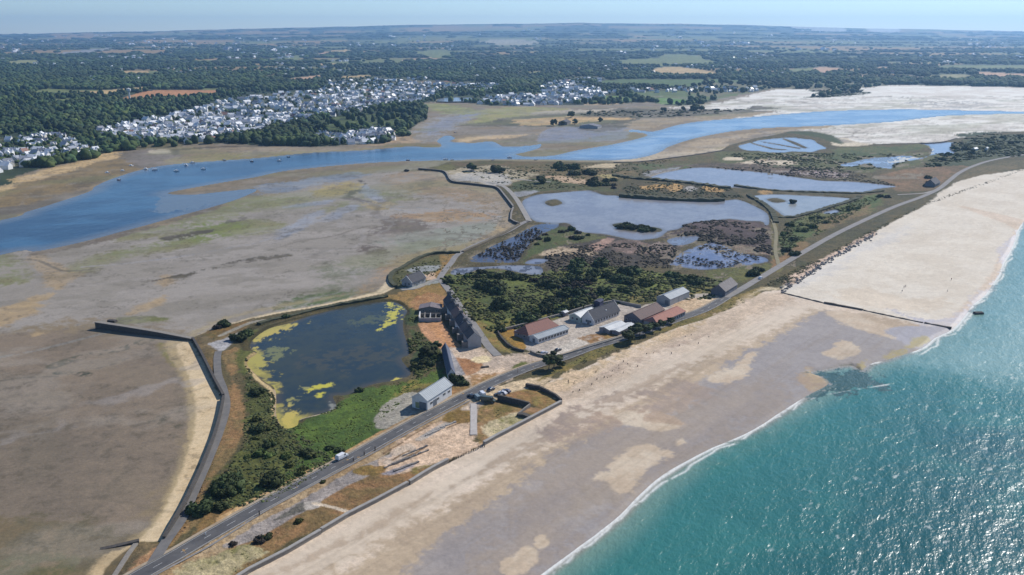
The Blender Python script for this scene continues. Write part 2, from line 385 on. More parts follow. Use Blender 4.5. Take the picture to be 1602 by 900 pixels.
for q in [[(450,355),(490,335),(503,330),(498,345),(465,362),(430,375)], [(560,300),(572,288),(590,300),(600,315),(580,312)], [(440,325),(520,312),(500,322)], [(500,345),(545,322),(560,325),(520,345)]]:
    L(q, (152,156,168), (136,136,140), warp=2, soft=2, wet=1.0)
L([(534,311),(548,300),(566,293),(575,288),(566,282),(560,284),(570,292),(556,304),(560,310),(580,316),(570,318),(548,313)], (66,62,58), (84,78,70), warp=1.5, soft=1)
L([(268,433),(330,419),(395,404),(450,398),(448,402),(400,410),(330,426),(285,436)], (78,70,56), (98,90,72), warp=3, soft=1.5, patchy=0.38)
L([(350,346),(390,338),(385,342),(355,350)], (84,76,66), warp=2, patchy=0.42); L([(260,372),(330,360),(325,366),(275,378)], (84,76,60), warp=3, patchy=0.42)
L([(60,392),(130,378),(200,360),(290,336),(345,318),(345,326),(290,343),(200,368),(130,386),(60,398)], (84,74,62), (120,108,92), warp=3, soft=1.5, patchy=0.42)
line([(84,574),(110,564),(150,554),(190,547),(232,533)], 7, (56,62,48), (90,86,68), warp=3, soft=2, patchy=0.46, op=.85)
line([(92,584),(112,584),(136,587)], 5, (54,60,48), warp=2, soft=2, patchy=0.42)
L([(180,500),(215,496),(262,497),(265,505),(220,506),(190,508)], (112,114,58), (98,96,76), warp=3, soft=2, patchy=0.36)
L([(250,538),(262,540),(268,560),(280,575),(268,576),(255,560)], (118,116,56), (128,112,80), warp=2, soft=2, patchy=0.36)
L([(-60,890),(40,868),(125,876),(110,900),(20,915),(-60,915)], (84,88,52), (112,100,74), warp=4, soft=3, patchy=0.40)
L([(130,850),(170,845),(225,838),(200,860),(150,868),(120,866)], (86,80,68), (118,104,78), warp=4, soft=3, patchy=0.45)
L([(245,640),(300,660),(310,690),(296,700),(270,690)], (98,90,72), warp=4, soft=5, patchy=0.52)
SW_ = (216, 194, 160)
L([(262,534),(302,533),(318,565),(336,600),(350,626),(344,652),(330,700),(312,745),(296,785),(275,822),(257,847),(200,850),(208,840),(238,815),(260,770),(280,730),(290,690),(294,650),(292,620),(284,596),(270,570),(258,548)], (176,156,120), (150,134,106), warp=1.2, soft=2.5, wet=0.1)
L([(285,536),(302,533),(320,566),(336,600),(350,626),(343,655),(330,702),(312,745),(296,785),(275,822),(257,847),(216,848),(246,815),(270,770),(288,730),(300,690),(306,650),(304,622),(296,596),(284,566),(275,545)], SW_, (200,176,140), warp=1.0, soft=1.5, wet=0)
L([(213,852),(190,868),(165,910),(130,960),(60,1050),(10,1050),(80,960),(130,910),(158,880),(180,862)], (206,184,148), (186,162,126), warp=1.5, soft=2, wet=0)
L([(304,529),(330,516),(380,501),(430,489),(500,477),(560,464),(590,455),(603,440),(611,430),(620,451),(600,462),(560,470),(500,482),(430,494),(380,505),(330,519)], (212,192,158), (190,170,136), warp=0.8, soft=1.2)
L([(300,528),(340,508),(400,490),(480,474),(540,462),(590,450),(560,458),(480,470),(400,484),(340,500),(300,520)], (168,152,118), warp=1, soft=3, op=0.7)
L([(612,432),(640,412),(690,394),(722,393),(745,380),(790,362),(796,352),(790,345),(760,368),(720,384),(680,388),(640,402),(615,420)], (172,150,112), (150,132,104), warp=1.5, soft=2)
L([(652,270),(690,272),(703,288),(740,294),(776,299),(786,312),(797,330),(793,346),(785,350),(784,330),(770,308),(735,300),(695,292),(680,277)], (160,142,112), (140,124,100), warp=2, soft=2)
# rivulets and drains over the flats
for q, w_r, c_r in [([(800,342),(770,338),(745,330),(700,332),(660,326),(600,322),(560,314)], 2.0, (150,152,156)), ([(520,345),(480,352),(440,366),(400,380),(340,392),(280,402),(200,412),(130,418)], 4, (152,148,148)), ([(450,398),(395,404),(330,420),(272,433),(240,440)], 3, (78,70,56)), ([(600,352),(560,358),(520,370),(470,378),(420,392)], 2.5, (120,110,98)),
    ([(560,318),(590,322),(620,328),(650,334)], 2, (150,152,158)), ([(20,405),(60,408),(100,424),(160,420)], 2.5, (88,80,64)), ([(-20,600),(40,592),(90,590),(140,582),(200,562)], 2, (98,90,76)), ([(700,300),(720,310),(760,318),(780,330)], 1.6, (110,100,86)), ([(0,560),(60,548),(130,530),(170,520)], 3, (138,134,128)), ([(620,345),(700,352),(760,350),(785,340)], 1.5, (160,158,150))]:
    line(q, w_r, c_r, warp=4, soft=1.0, op=0.8, patchy=0.42)
# shore south of the west village
L([(-500,400),(-100,312),(0,294),(40,280),(80,270),(120,262),(160,246),(172,240),(205,240),(225,262),(205,270),(120,298),(40,325),(-100,372),(-500,520)], (136,116,80), (112,98,72), warp=3, soft=3)
L([(-300,348),(0,325),(60,316),(120,300),(140,302),(80,322),(0,350),(-200,400)], (112,104,92), warp=3, soft=3)
L([(-300,345),(-60,308),(0,291),(50,272),(100,260),(140,250),(165,240),(190,238),(186,248),(150,255),(128,263),(60,281),(0,302),(-100,330)], (204,176,132), (180,152,108), warp=2, soft=1.5)
L([(210,262),(190,240),(250,235),(285,240),(262,252),(240,262)], (128,116,106), (110,100,84), warp=3, soft=2, wet=.6)
L([(262,252),(300,243),(350,238),(470,233),(560,231),(600,232),(560,238),(480,243),(380,250),(290,257)], (130,126,78), (146,132,98), warp=3, soft=2, patchy=0.36)
L([(300,233),(420,230),(520,232),(580,229),(580,231),(480,236),(380,237),(300,237)], (150,132,106), warp=2, soft=1)
line([(250,237),(300,233),(350,230),(430,228),(470,229)], 16, (72,62,48), (94,80,60), warp=2, patchy=0.35)
L([(232,236),(262,234),(265,240),(238,241)], (196,182,160), warp=1)
# inner bay and marsh islands
L([(650,205),(660,190),(700,180),(740,172),(770,178),(740,190),(700,206),(680,222),(650,225),(640,215)], (138,128,110), (150,144,140), warp=3, soft=2)
L([(655,207),(676,193),(704,183),(735,175),(765,178),(745,186),(715,195),(695,208),(670,212)], (128,130,142), (148,146,150), warp=2, soft=1.5, wet=0.9, patchy=0.3)
L([(668,164),(700,163),(750,174),(742,180),(700,178),(670,170)], (148,146,86), (130,132,80), warp=2)
L([(735,190),(760,172),(800,168),(850,168),(890,172),(840,180),(800,186),(770,194),(740,196)], (142,142,84), (156,146,96), warp=2, soft=1)
L([(612,214),(635,212),(655,222),(640,226),(615,224),(560,230),(600,226)], (176,150,118), warp=1.5); L([(600,228),(650,224),(690,228),(660,231),(600,232)], (110,108,58), (124,110,76), patchy=0.4)
L([(618,198),(634,185),(640,186),(630,204),(624,212),(612,212)], (178,162,134), warp=2)
L([(704,222),(720,215),(760,212),(830,210),(900,200),(990,200),(985,205),(900,214),(830,218),(760,218),(725,222)], (158,138,108), (140,126,100), warp=3, soft=1.5)
L([(705,222),(722,216),(770,213),(820,211),(800,216),(750,220),(725,224)], (196,170,132), warp=1.5)
L([(780,222),(830,212),(850,213),(835,224),(800,228)], (106,100,80), (124,114,94), warp=2)
L([(840,222),(862,200),(930,199),(983,200),(984,208),(975,219),(920,222),(870,224)], (120,124,138), (140,138,144), warp=1, soft=1, wet=0.9, patchy=0.3)
L([(840,244),(835,240),(850,230),(900,226),(970,222),(985,208),(1004,210),(1006,214),(985,222),(930,230),(880,243)], (112,98,74), (128,112,86), warp=2, soft=1)
L([(720,196),(765,190),(800,184),(850,180),(905,173),(960,169),(1000,170),(1045,172),(1060,170),(1120,168),(1182,170),(1225,173),(1180,176),(1120,181),(1050,184),(1005,187),(990,196),(960,202),(870,199),(760,198)], (70,70,48), (96,86,62), warp=3, soft=1)
L([(802,190),(815,187),(862,184),(900,182),(960,184),(990,185),(985,188),(940,190),(880,196),(815,196)], (204,170,118), (180,148,104), warp=1.5, soft=0.7)
L([(905,200),(925,194),(960,197),(965,203),(930,206)], (80,74,62), (96,88,74), warp=1.5)
L([(835,178),(870,173),(930,172),(962,170),(958,174),(920,177),(870,178)], (184,172,152), warp=1.5); L([(915,162),(950,159),(980,160),(960,164),(920,165)], (176,156,124), warp=1)
L([(985,195),(1005,187),(1060,184),(1130,180),(1185,176),(1200,180),(1140,187),(1060,192),(1015,203),(985,205)], (144,126,98), (160,142,112), warp=2, soft=1.2)
L([(1200,140),(1130,150),(1060,165)],(190,180,165)) if False else None
# the wide white sands on the right
SAND = (228, 224, 216)
L([(1040,168),(1095,165),(1140,158),(1172,149),(1215,140),(1267,141),(1300,143),(1375,134.5),(1602,137),(2300,150),(2600,212),(1602,207),(1496,217),(1470,223),(1364,226),(1312,222),(1280,206),(1235,205),(1180,208),(1120,213),(1060,222),(1000,240),(960,250),(990,235),(1060,200),(1200,178),(1200,172),(1120,171),(1060,170)], SAND, (212,204,194), warp=2, soft=1, wet=0.3, nz=N_STREAK)
L([(1180,172),(1240,168),(1300,166),(1400,166),(1602,168),(1800,170),(1602,175),(1400,170),(1240,175)], (196,192,188), (214,204,190), warp=4, soft=2, wet=0.8, nz=N_STREAK, patchy=0.42)
L([(1420,162),(1500,158),(1560,166),(1500,170)], (176,172,166), warp=4, soft=2, patchy=0.5, wet=0.8)
L([(1020,243),(1045,232),(1085,218),(1130,207),(1200,199),(1290,196),(1300,200),(1240,205),(1180,212),(1140,222),(1135,232),(1060,246),(1000,253),(960,254),(960,251)], (158,138,108), (178,158,130), warp=2, soft=1)
L([(1035,234),(1060,222),(1100,211),(1160,203),(1220,199),(1280,198),(1220,205),(1140,213),(1080,225),(1050,236)], (126,108,80), (142,124,98), warp=2, soft=1.5)
L([(960,250),(1020,240),(1040,243),(1130,231),(1140,236),(1050,247),(1000,254)], (196,178,150), warp=1.5)
L([(1095,132),(1180,128),(1250,127),(1370,131),(1380,134),(1310,141),(1268,140),(1215,139),(1170,146),(1090,152)], (96,102,72), (118,112,86), warp=2, tree=0.25)
L([(1255,153),(1285,149),(1270,142),(1300,142),(1335,139),(1345,142),(1364,146),(1340,149),(1300,152)], (88,84,62), (70,80,50), warp=2, tree=0.3)
L([(1180,166),(1210,168),(1222,170),(1190,172),(1170,171)], (80,72,58), warp=1)

# ---- the spit of land
SCR1, SCR2 = (92, 82, 54), (72, 70, 44)
SPIT = [(2900,235),(1602,206),(1560,208),(1496,217),(1470,223),(1364,226),(1316,224),(1300,212),(1270,207),(1236,206),(1210,212),(1180,217),(1140,228),(1125,237),(1050,248),(1000,254),(960,255),(860,253),(760,252),(704,254),(684,261),(652,266),(668,269),(690,269),(698,273),(707,284),(740,290),(777,294),(790,307),(802,325),(799,345),(813,351),(790,367),(752,385),(720,397),(685,397),(655,407),(635,415),(615,427),(611,438),(619,450),(600,460),(560,468),(500,480),(430,492),(380,503),(330,517),(304,528),(302,533),(318,565),(335,598),(349,625),(342,660),(330,700),(312,745),(295,790),(275,825),(256,848),(215,850),(200,870),(175,905),(120,1000),(-200,1600),(900,2200),(2400,1200),(3400,700)]
L(SPIT, SCR1, SCR2, warp=1.0, soft=0.8, wet=0, grain=1, tree=0, rel=0.35, smooth=False)
SS, SPITD = sdf(SPIT, 1.0, False); ISL = np.full((NR, NC), -1e6); ISL[SS] = SPITD
# north rim and marshes
L([(652,266),(684,261),(704,254),(860,253),(960,255),(1050,248),(1130,238),(1140,250),(1000,262),(860,262),(720,262)], (84,84,50), (104,88,60), warp=1.5)
L([(690,270),(740,262),(800,262),(850,268),(820,285),(790,292),(740,288),(708,282)], (150,138,112), (176,164,140), warp=3, patchy=0.35)
L([(704,276),(740,272),(790,275),(802,288),(778,292),(745,287),(712,284)], (160,158,156), (180,172,160), warp=2)
L([(680,262),(705,258),(712,266),(690,268)], (104,100,56), warp=1)
L([(800,262),(900,258),(960,262),(1000,270),(970,285),(900,288),(850,275)], (124,104,72), (88,84,52), warp=3, patchy=0.38)
L([(850,278),(870,275),(925,283),(928,290),(905,293),(860,284)], (190,164,136), (166,140,112), warp=2)
L([(915,262),(945,257),(970,259),(965,264),(935,264)], (196,178,146), warp=1.5); L([(937,275),(960,273),(972,278),(950,281)], (176,160,110), warp=1.5)
L([(960,262),(1010,257),(1060,256),(1110,258),(1100,262),(1050,266),(980,268)], (84,98,58), (96,88,64), warp=2)
L([(800,285),(850,280),(900,288),(960,298),(920,300),(860,300),(815,305),(800,298)], (70,80,44), (86,84,52), warp=2)
L([(803,303),(836,299),(840,302),(812,309)], (150,152,160), (126,124,122), warp=1, wet=0.8)
L([(1125,240),(1160,238),(1300,240),(1440,240),(1480,245),(1420,262),(1300,272),(1200,262),(1130,256)], (78,84,48), (96,96,58), warp=3)
L([(1330,232),(1400,229),(1450,226),(1455,232),(1400,242),(1340,248),(1300,250),(1300,238)], (70,86,48), (94,96,58), warp=2)
L([(1130,248),(1160,246),(1165,251),(1140,252)], (206,190,166), warp=1); L([(1155,256),(1180,252),(1245,253),(1240,259),(1200,260),(1160,258)], (206,192,170), (170,150,128), warp=2)
L([(1050,262),(1130,256),(1250,262),(1330,268),(1300,280),(1200,272),(1120,264)], (116,96,86), (76,70,56), warp=3, patchy=0.4)
L([(1296,268),(1325,272),(1330,278),(1300,278),(1280,276),(1210,268),(1250,268)], (176,176,186), (150,120,120), warp=2, patchy=0.5, wet=0.8)
L([(1005,274),(1030,266),(1064,263),(1045,271),(1018,277)], (160,164,178), (120,116,110), warp=1, wet=0.8)
L([(1300,225),(1318,215),(1340,222),(1364,226),(1345,229),(1310,229)], (214,200,176), warp=1)
L([(1300,212),(1270,206),(1230,207),(1280,216),(1312,226),(1320,222)], (66,78,44), warp=1)
L([(1440,262),(1480,246),(1500,226),(1560,212),(1700,214),(1700,250),(1602,246),(1560,250),(1500,268),(1460,272),(1400,268)], (54,66,40), (76,80,50), warp=3)
L([(1380,275),(1450,262),(1520,262),(1490,280),(1460,296),(1420,300),(1390,292)], (132,104,76), (104,88,62), warp=3)
L([(1500,272),(1560,256),(1700,250),(1700,262),(1602,268),(1540,285),(1480,300)], (110,96,66), (86,82,54), warp=3)
# by the main lagoon
L([(968,306),(985,286),(1040,287),(1100,291),(1150,300),(1150,311),(1090,313),(1000,310)], (62,64,40), (84,74,50), warp=1)
for q in [[(1002,293),(1040,290),(1046,295),(1010,298)], [(1044,292),(1056,288),(1068,294),(1060,300),(1048,299)], [(1098,294),(1110,291),(1130,297),(1130,302),(1105,300)], [(1188,300),(1205,300),(1206,306),(1192,306)]]: L(q, (190,152,96), (164,132,86), warp=1)
L([(1072,294),(1088,293),(1088,300),(1074,300)], (170,164,160), warp=.5)
L([(950,353),(975,347),(1000,351),(1036,357),(1032,364),(1000,364),(975,361)], (54,60,34), (72,70,44), warp=1)
L([(1050,345),(1110,341),(1200,352),(1212,400),(1200,420),(1150,385),(1110,376),(1060,372),(1030,372)], (82,68,66), (62,54,52), warp=3, soft=1.5)
L([(840,360),(870,350),(905,355),(940,368),(1000,378),(1060,384),(1050,420),(960,420),(870,430),(845,415)], (78,70,58), (64,58,54), warp=3)
L([(1080,350),(1150,345),(1200,352),(1200,360),(1120,358)], (84,70,70), (102,86,80), warp=2)
L([(842,398),(870,388),(885,390),(925,396),(922,402),(880,400),(850,403)], (188,168,142), (160,140,118), warp=1.5); L([(925,388),(935,380),(950,374),(956,378),(945,388),(935,394)], (186,154,138), (150,122,110), warp=2)
L([(960,392),(965,380),(990,378),(1020,386),(1040,396),(1000,400),(975,398)], (160,134,124), (98,84,76), warp=3, patchy=0.4)
L([(1020,384),(1050,378),(1070,384),(1050,392),(1060,405),(1030,402)], (168,150,140), (100,88,84), warp=3, patchy=0.4)
L([(815,372),(842,358),(880,355),(905,362),(940,372),(925,378),(880,386),(850,396),(820,412),(812,405),(830,385)], (72,84,42), (92,92,54), warp=2)
L([(690,435),(722,424),(760,424),(830,428),(900,416),(960,418),(1060,428),(1120,436),(1150,448),(1150,460),(1110,468),(1040,462),(1000,476),(960,474),(918,484),(880,494),(800,522),(778,524),(760,548),(740,520),(720,490),(700,462)], (100,108,50), (74,84,40), warp=3, soft=1.5)
L([(720,490),(745,500),(775,518),(800,545),(800,555),(776,550),(755,532)], (150,118,70), (118,110,58), warp=2, patchy=0.35)
L([(730,470),(790,500),(850,490),(900,480),(880,494),(800,520),(775,518)], (128,112,58), (102,106,48), warp=3)
L([(1000,470),(1040,466),(1110,468),(1140,455),(1125,448),(1040,455)], (124,116,60), (96,100,48), warp=2)
L([(1205,340),(1215,345),(1216,370),(1212,400),(1225,420),(1215,428),(1205,410),(1206,380)], (116,104,62), (92,92,52), warp=1)
L([(1240,345),(1300,330),(1345,310),(1385,305),(1370,325),(1310,350),(1260,375),(1225,400),(1218,370)], (70,92,46), (96,98,54), warp=3)
L([(1280,345),(1320,335),(1360,322),(1350,338),(1300,358),(1270,362)], (134,106,74), (104,96,60), warp=2, patchy=0.4)
L([(1205,408),(1225,400),(1250,380),(1262,385),(1230,408),(1190,440),(1180,438),(1205,420)], (142,108,72), (116,98,64), warp=2)
L([(1100,425),(1150,418),(1200,412),(1205,425),(1185,438),(1160,445),(1110,440)], (100,98,50), (76,82,44), warp=2)
L([(1120,385),(1160,385),(1200,395),(1205,400),(1160,396)], (176,150,126), (98,86,78), warp=2, patchy=0.42)
# by the crossing of the dyke roads
L([(612,430),(660,408),(690,400),(715,402),(700,425),(680,440),(640,452),(620,448)], (74,76,44), (96,92,56), warp=1.5)
L([(636,424),(660,418),(692,417),(688,423),(650,428)], (156,158,160), (130,130,124), warp=1, wet=0.8)
L([(688,400),(716,400),(700,425),(688,438),(675,432),(690,418)], (150,116,66), (116,100,58), warp=1)
L([(665,432),(678,428),(682,437),(668,440)], (206,176,150), warp=1)
L([(624,452),(650,449),(672,441),(690,436),(688,444),(660,452),(630,456)], (156,160,156), warp=0.6, smooth=False)
L([(600,468),(630,458),(665,452),(692,448),(712,480),(706,484),(690,482),(655,486),(642,500),(632,480),(612,476)], (150,118,70), (124,104,56), warp=2)
L([(640,478),(670,460),(700,468),(705,478),(690,480),(655,484)], (170,132,96), (150,106,64), warp=2, patchy=0.42)
L([(636,486),(655,492),(656,520),(680,546),(720,556),(715,575),(690,560),(650,600),(640,570),(642,545),(632,515)], (72,84,42), (50,62,34), warp=2)
L([(653,508),(690,503),(697,512),(708,530),(722,543),(706,549),(690,548),(672,535),(660,522)], (186,140,104), (160,122,86), warp=1, smooth=False)
L([(666,510),(685,505),(700,525),(712,545),(700,546),(680,530)], (188,140,98), (160,114,76), warp=1.5)
# junction, sandy yards
L([(692,549),(722,545),(752,543),(776,552),(800,556),(832,552),(865,562),(880,565),(850,575),(812,590),(760,612),(742,612),(728,600),(712,596),(700,575)], (206,182,158), (178,160,144), warp=1.5)
L([(714,562),(750,570),(753,580),(728,590)], (172,132,98), (150,106,70), warp=1); L([(739,563),(760,558),(766,565),(752,570),(742,568)], (226,206,166), warp=1)
L([(690,549),(706,550),(728,588),(715,591),(700,565)], (156,152,154), (142,138,140), warp=0.4, smooth=False)
L([(700,600),(740,610),(745,612),(700,635),(690,620),(712,606)], (158,118,76), (124,104,62), warp=1.5)
L([(735,590),(790,582),(845,572),(830,568),(812,578),(780,595),(745,612)], (168,124,84), (136,116,72), warp=1.5, patchy=0.4); L([(802,578),(815,569),(832,571),(822,580),(805,582)], (100,104,50), warp=1)
# the walled compound
L([(812,528),(838,512),(900,492),(960,477),(1002,482),(1010,478),(1048,468),(1060,462),(1080,462),(1120,458),(1150,452),(1165,455),(1140,468),(1100,486),(1056,503),(985,528),(930,546),(867,560),(832,553),(820,548)], (184,172,160), (164,154,146), warp=0.6, smooth=False)
L([(780,521),(808,515),(816,528),(824,546),(818,550),(800,541)], (168,124,52), (140,112,52), warp=0.8, smooth=False)
L([(850,556),(905,530),(925,535),(905,548),(868,558)], (200,190,178), (176,166,156), warp=1)
L([(902,530),(935,524),(975,524),(978,528),(930,541),(918,537)], (146,108,66), (116,110,58), warp=1, patchy=0.3)
L([(1040,490),(1080,470),(1130,460),(1150,455),(1120,475),(1090,487),(1060,498)], (214,190,158), (190,160,128), warp=1.5)
L([(985,465),(1020,462),(1060,450),(1110,450),(1130,458),(1080,462),(1030,472),(990,478)], (124,108,58), (92,96,48), warp=1.5)
# west of the algae pond, down to the bottom of the picture
L([(304,530),(380,505),(400,498),(385,515),(360,530),(345,545),(345,640),(338,700),(312,760),(262,850),(235,900),(160,900),(215,850),(256,848),(300,780),(330,700),(349,625),(318,565)], (120,102,72), (96,86,64), warp=1, soft=0.8)
L([(325,517),(380,503),(395,500),(388,515),(365,522),(345,530),(330,528)], (122,92,52), (94,84,48), warp=1.5)
L([(325,540),(345,533),(365,527),(372,524),(358,545),(345,552),(338,548)], (168,166,168), (150,146,146), warp=1.2)
L([(322,550),(340,555),(338,590),(345,600),(340,615),(325,575)], (128,104,66), (104,92,60), warp=1)
L([(345,558),(356,548),(375,545),(384,560),(375,590),(383,620),(388,665),(380,690),(358,720),(335,750),(322,780),(330,800),(300,830),(262,868),(258,855),(300,790),(330,720),(348,660),(352,600)], (148,114,76), (122,104,68), warp=1.5)
L([(262,870),(300,835),(330,800),(400,785),(420,800),(350,828),(300,850),(262,868)], (148,114,74), (120,98,58), warp=2)
L([(200,900),(225,868),(262,856),(240,890),(225,905)], (176,140,104), (150,112,80), warp=1.5)
L([(378,530),(395,512),(398,540),(388,562),(400,598),(430,618),(438,660),(450,672),(480,690),(520,700),(530,725),(490,758),(430,785),(380,800),(330,805),(315,790),(322,770),(352,735),(385,700),(380,640),(370,590),(372,560)], (66,72,32), (92,94,44), warp=3, soft=1.5)
L([(455,672),(475,660),(512,650),(530,632),(540,622),(580,608),(640,594),(660,590),(690,572),(705,598),(680,606),(640,618),(605,640),(590,665),(582,690),(540,712),(500,735),(460,755),(430,765),(470,725),(480,705)], (86,106,38), (66,88,34), warp=3, soft=1.5)
L([(400,790),(430,765),(455,745),(480,738),(500,730),(470,760),(420,785)], (108,128,50), (80,96,40), warp=2); L([(405,752),(432,735),(440,740),(420,765),(400,775)], (112,120,60), warp=2)
L([(640,590),(665,600),(700,600),(690,612),(650,615),(615,640),(600,640),(618,615)], (136,116,60), (96,110,44), warp=2, patchy=0.35)
L([(587,670),(592,648),(600,635),(622,622),(650,615),(668,640),(680,650),(640,662),(612,672)], (160,154,142), (146,140,130), warp=0.8)
line([(388,548),(380,530),(395,515),(430,503),(500,486),(560,476),(605,471),(628,478),(634,492)], 5, (72,64,34), (52,52,30), warp=1)
line([(345,527),(365,518),(395,506),(420,502)], 3, (150,144,132), warp=0.3)
line([(430,655),(425,615),(405,597),(388,575),(388,562),(400,553)], 2.2, (196,172,130), (150,130,90), warp=0.8, soft=.8)
line([(392,545),(395,530),(420,513),(470,498),(540,482),(600,470)], 1.8, (60,56,30), warp=0.8)
line([(430,610),(434,655),(446,668)], 1.8, (170,150,120), warp=0.6); line([(470,656),(510,646),(527,637)], 1.6, (180,168,140), warp=.6)
# road verges and the strip between the road and the sea wall
line([(245,905),(330,853),(405,806),(470,768),(545,726),(640,672),(700,640),(740,620)], 14, (172,150,120), (150,124,90), warp=1.5)
line([(345,815),(400,785),(470,748),(540,712),(600,678)], 3, (196,164,122), (172,138,96), warp=1.2)
L([(320,900),(360,850),(420,820),(470,795),(560,745),(600,728),(640,735),(700,727),(700,735),(585,788),(500,830),(390,895),(330,960),(200,1100),(150,1100)], (148,112,76), (120,100,64), warp=1.5)
L([(200,1100),(270,905),(335,868),(385,850),(420,865),(400,880),(370,900),(300,1000)], (124,120,74), (172,158,124), warp=2)
L([(350,856),(405,822),(470,786),(540,745),(600,716),(640,692),(700,655),(716,645),(700,668),(650,700),(612,728),(575,748),(540,765),(470,806),(410,842),(366,858)], (158,148,142), (140,132,128), warp=1, soft=0.8)
L([(430,815),(470,790),(482,790),(478,800),(440,815)], (112,108,100), (96,92,84), warp=0.6); L([(478,788),(498,788),(500,795),(480,800)], (196,186,176), warp=1)
line([(490,790),(515,795),(545,803)], 1.5, (214,196,174), warp=1)
L([(590,722),(610,712),(640,690),(690,665),(740,655),(745,690),(758,696),(730,712),(700,724),(660,738),(625,745),(600,742)], (214,186,160), (190,162,136), warp=1.5)
L([(592,720),(615,710),(640,700),(655,706),(640,722),(612,730)], (150,138,128), (196,176,156), warp=1.5, patchy=0.42)
L([(555,738),(580,730),(605,735),(590,745),(560,745)], (150,116,68), (120,100,52), warp=1); L([(600,742),(640,728),(655,728),(625,742),(608,746)], (150,144,150), warp=1)
L([(640,740),(668,730),(672,738),(650,745)], (130,118,62), warp=1, patchy=0.4)
for a, b in [((614,722),(640,708)), ((620,728),(646,712)), ((634,690),(672,668)), ((700,672),(725,662)), ((648,713),(668,700)), ((600,712),(630,695))]:
    line([a, ((a[0]+b[0])/2, (a[1]+b[1])/2-0.5), b], 1.0, (116,92,66), (140,116,90), warp=0.6)
line([(656,690),(672,680),(690,670),(712,660)], 3.2, (156,152,150), (184,170,156), warp=0.6, patchy=0.3)
L([(692,658),(716,643),(738,635),(737,662),(705,664)], (146,114,66), (120,98,48), warp=1)
L([(722,642),(745,628),(760,630),(775,628),(752,640),(730,645)], (196,176,156), (172,156,142), warp=1)
L([(748,640),(785,632),(828,640),(850,644),(800,672),(757,694),(746,690)], (120,106,56), (156,122,86), warp=1.5); L([(760,668),(800,650),(825,655),(800,672),(770,685)], (130,130,76), (196,178,146), warp=1.5, patchy=0.4)
L([(778,622),(815,612),(845,614),(872,628),(850,642),(828,634),(790,628)], (150,112,72), (128,114,62), warp=1.2)
L([(734,632),(749,632),(746,660),(747,684),(734,682),(737,660)], (184,168,156), (170,156,146), warp=0.3, smooth=False)
L([(715,630),(740,622),(765,612),(800,600),(840,592),(860,595),(845,606),(815,612),(790,620),(775,628),(750,632)], (214,190,156), (190,168,138), warp=1)
L([(975,528),(1000,520),(1060,500),(1100,484),(1160,460),(1192,450),(1200,455),(1170,474),(1100,502),(1060,515),(1000,535),(930,565),(880,585),(840,600),(850,585),(910,555)], (104,98,48), (132,112,62), warp=1.5)
L([(1155,470),(1195,449),(1225,452),(1220,458),(1190,460),(1165,475)], (206,190,160), (150,130,90), warp=1.5)
L([(1195,447),(1230,425),(1300,392),(1360,362),(1420,330),(1480,305),(1540,280),(1602,262),(1700,255),(1700,262),(1602,268),(1500,302),(1440,326),(1365,367),(1290,408),(1230,448)], (96,84,50), (70,70,42), warp=1.2)

# ---- beach
BEACH = [(3400,300),(2300,262),(1602,266),(1560,281),(1500,302),(1440,327),(1400,347),(1365,368),(1290,410),(1240,440),(1222,455),(1195,458),(1160,478),(1100,502),(1060,514),(1000,540),(940,566),(890,588),(862,598),(850,606),(872,620),(878,632),(820,664),(757,698),(730,712),(700,728),(640,757),(585,787),(500,832),(388,896),(300,960),(100,1100),(-400,1700),(1200,2400),(3400,1400)]
L(BEACH, (216,198,180), (203,184,164), warp=0.8, soft=0.6, wet=0, grain=0.4, rel=0.12, smooth=False)
L([(860,600),(900,585),(1000,542),(1100,504),(1195,460),(1222,458),(1250,470),(1200,490),(1100,530),(1000,575),(900,625),(880,632)], (210,188,166), (192,172,152), warp=3, soft=3, grain=.6)
L([(850,606),(940,566),(1060,516),(1100,502),(1080,520),(960,575),(880,612)], (180,160,122), (206,180,150), warp=3, soft=2, patchy=0.46, grain=1)
L([(940,585),(1000,562),(1080,535),(1150,505),(1100,530),(1000,572),(950,590)], (164,150,144), (190,168,150), warp=4, soft=2, patchy=0.5)
# the paler sands beyond the groyne
L([(1222,456),(1290,410),(1365,368),(1440,327),(1602,266),(2300,262),(3400,300),(3000,700),(1602,345),(1590,362),(1560,410),(1540,445),(1490,495),(1450,511),(1350,488),(1290,476)], (222,212,198), (212,200,184), warp=1, soft=1.5, grain=0.25)
L([(1225,456),(1290,415),(1365,378),(1440,345),(1400,375),(1330,410),(1280,440)], (218,212,206), warp=3, soft=4, op=0.8)
L([(1300,470),(1340,450),(1420,470),(1480,470),(1440,490),(1360,485)], (222,206,186), warp=4, soft=5, op=0.8)
L([(1224,442),(1262,418),(1300,398),(1362,366),(1368,369),(1330,388),(1285,415),(1240,446)], (208,182,162), (180,156,138), warp=1)
L([(390,915),(585,800),(700,742),(880,652),(1000,588),(1150,522),(1240,482),(1292,487),(1150,548),(960,640),(800,730),(600,850),(480,930)], (216,200,182), (206,190,172), warp=1.2, soft=5, grain=.10, op=.9)
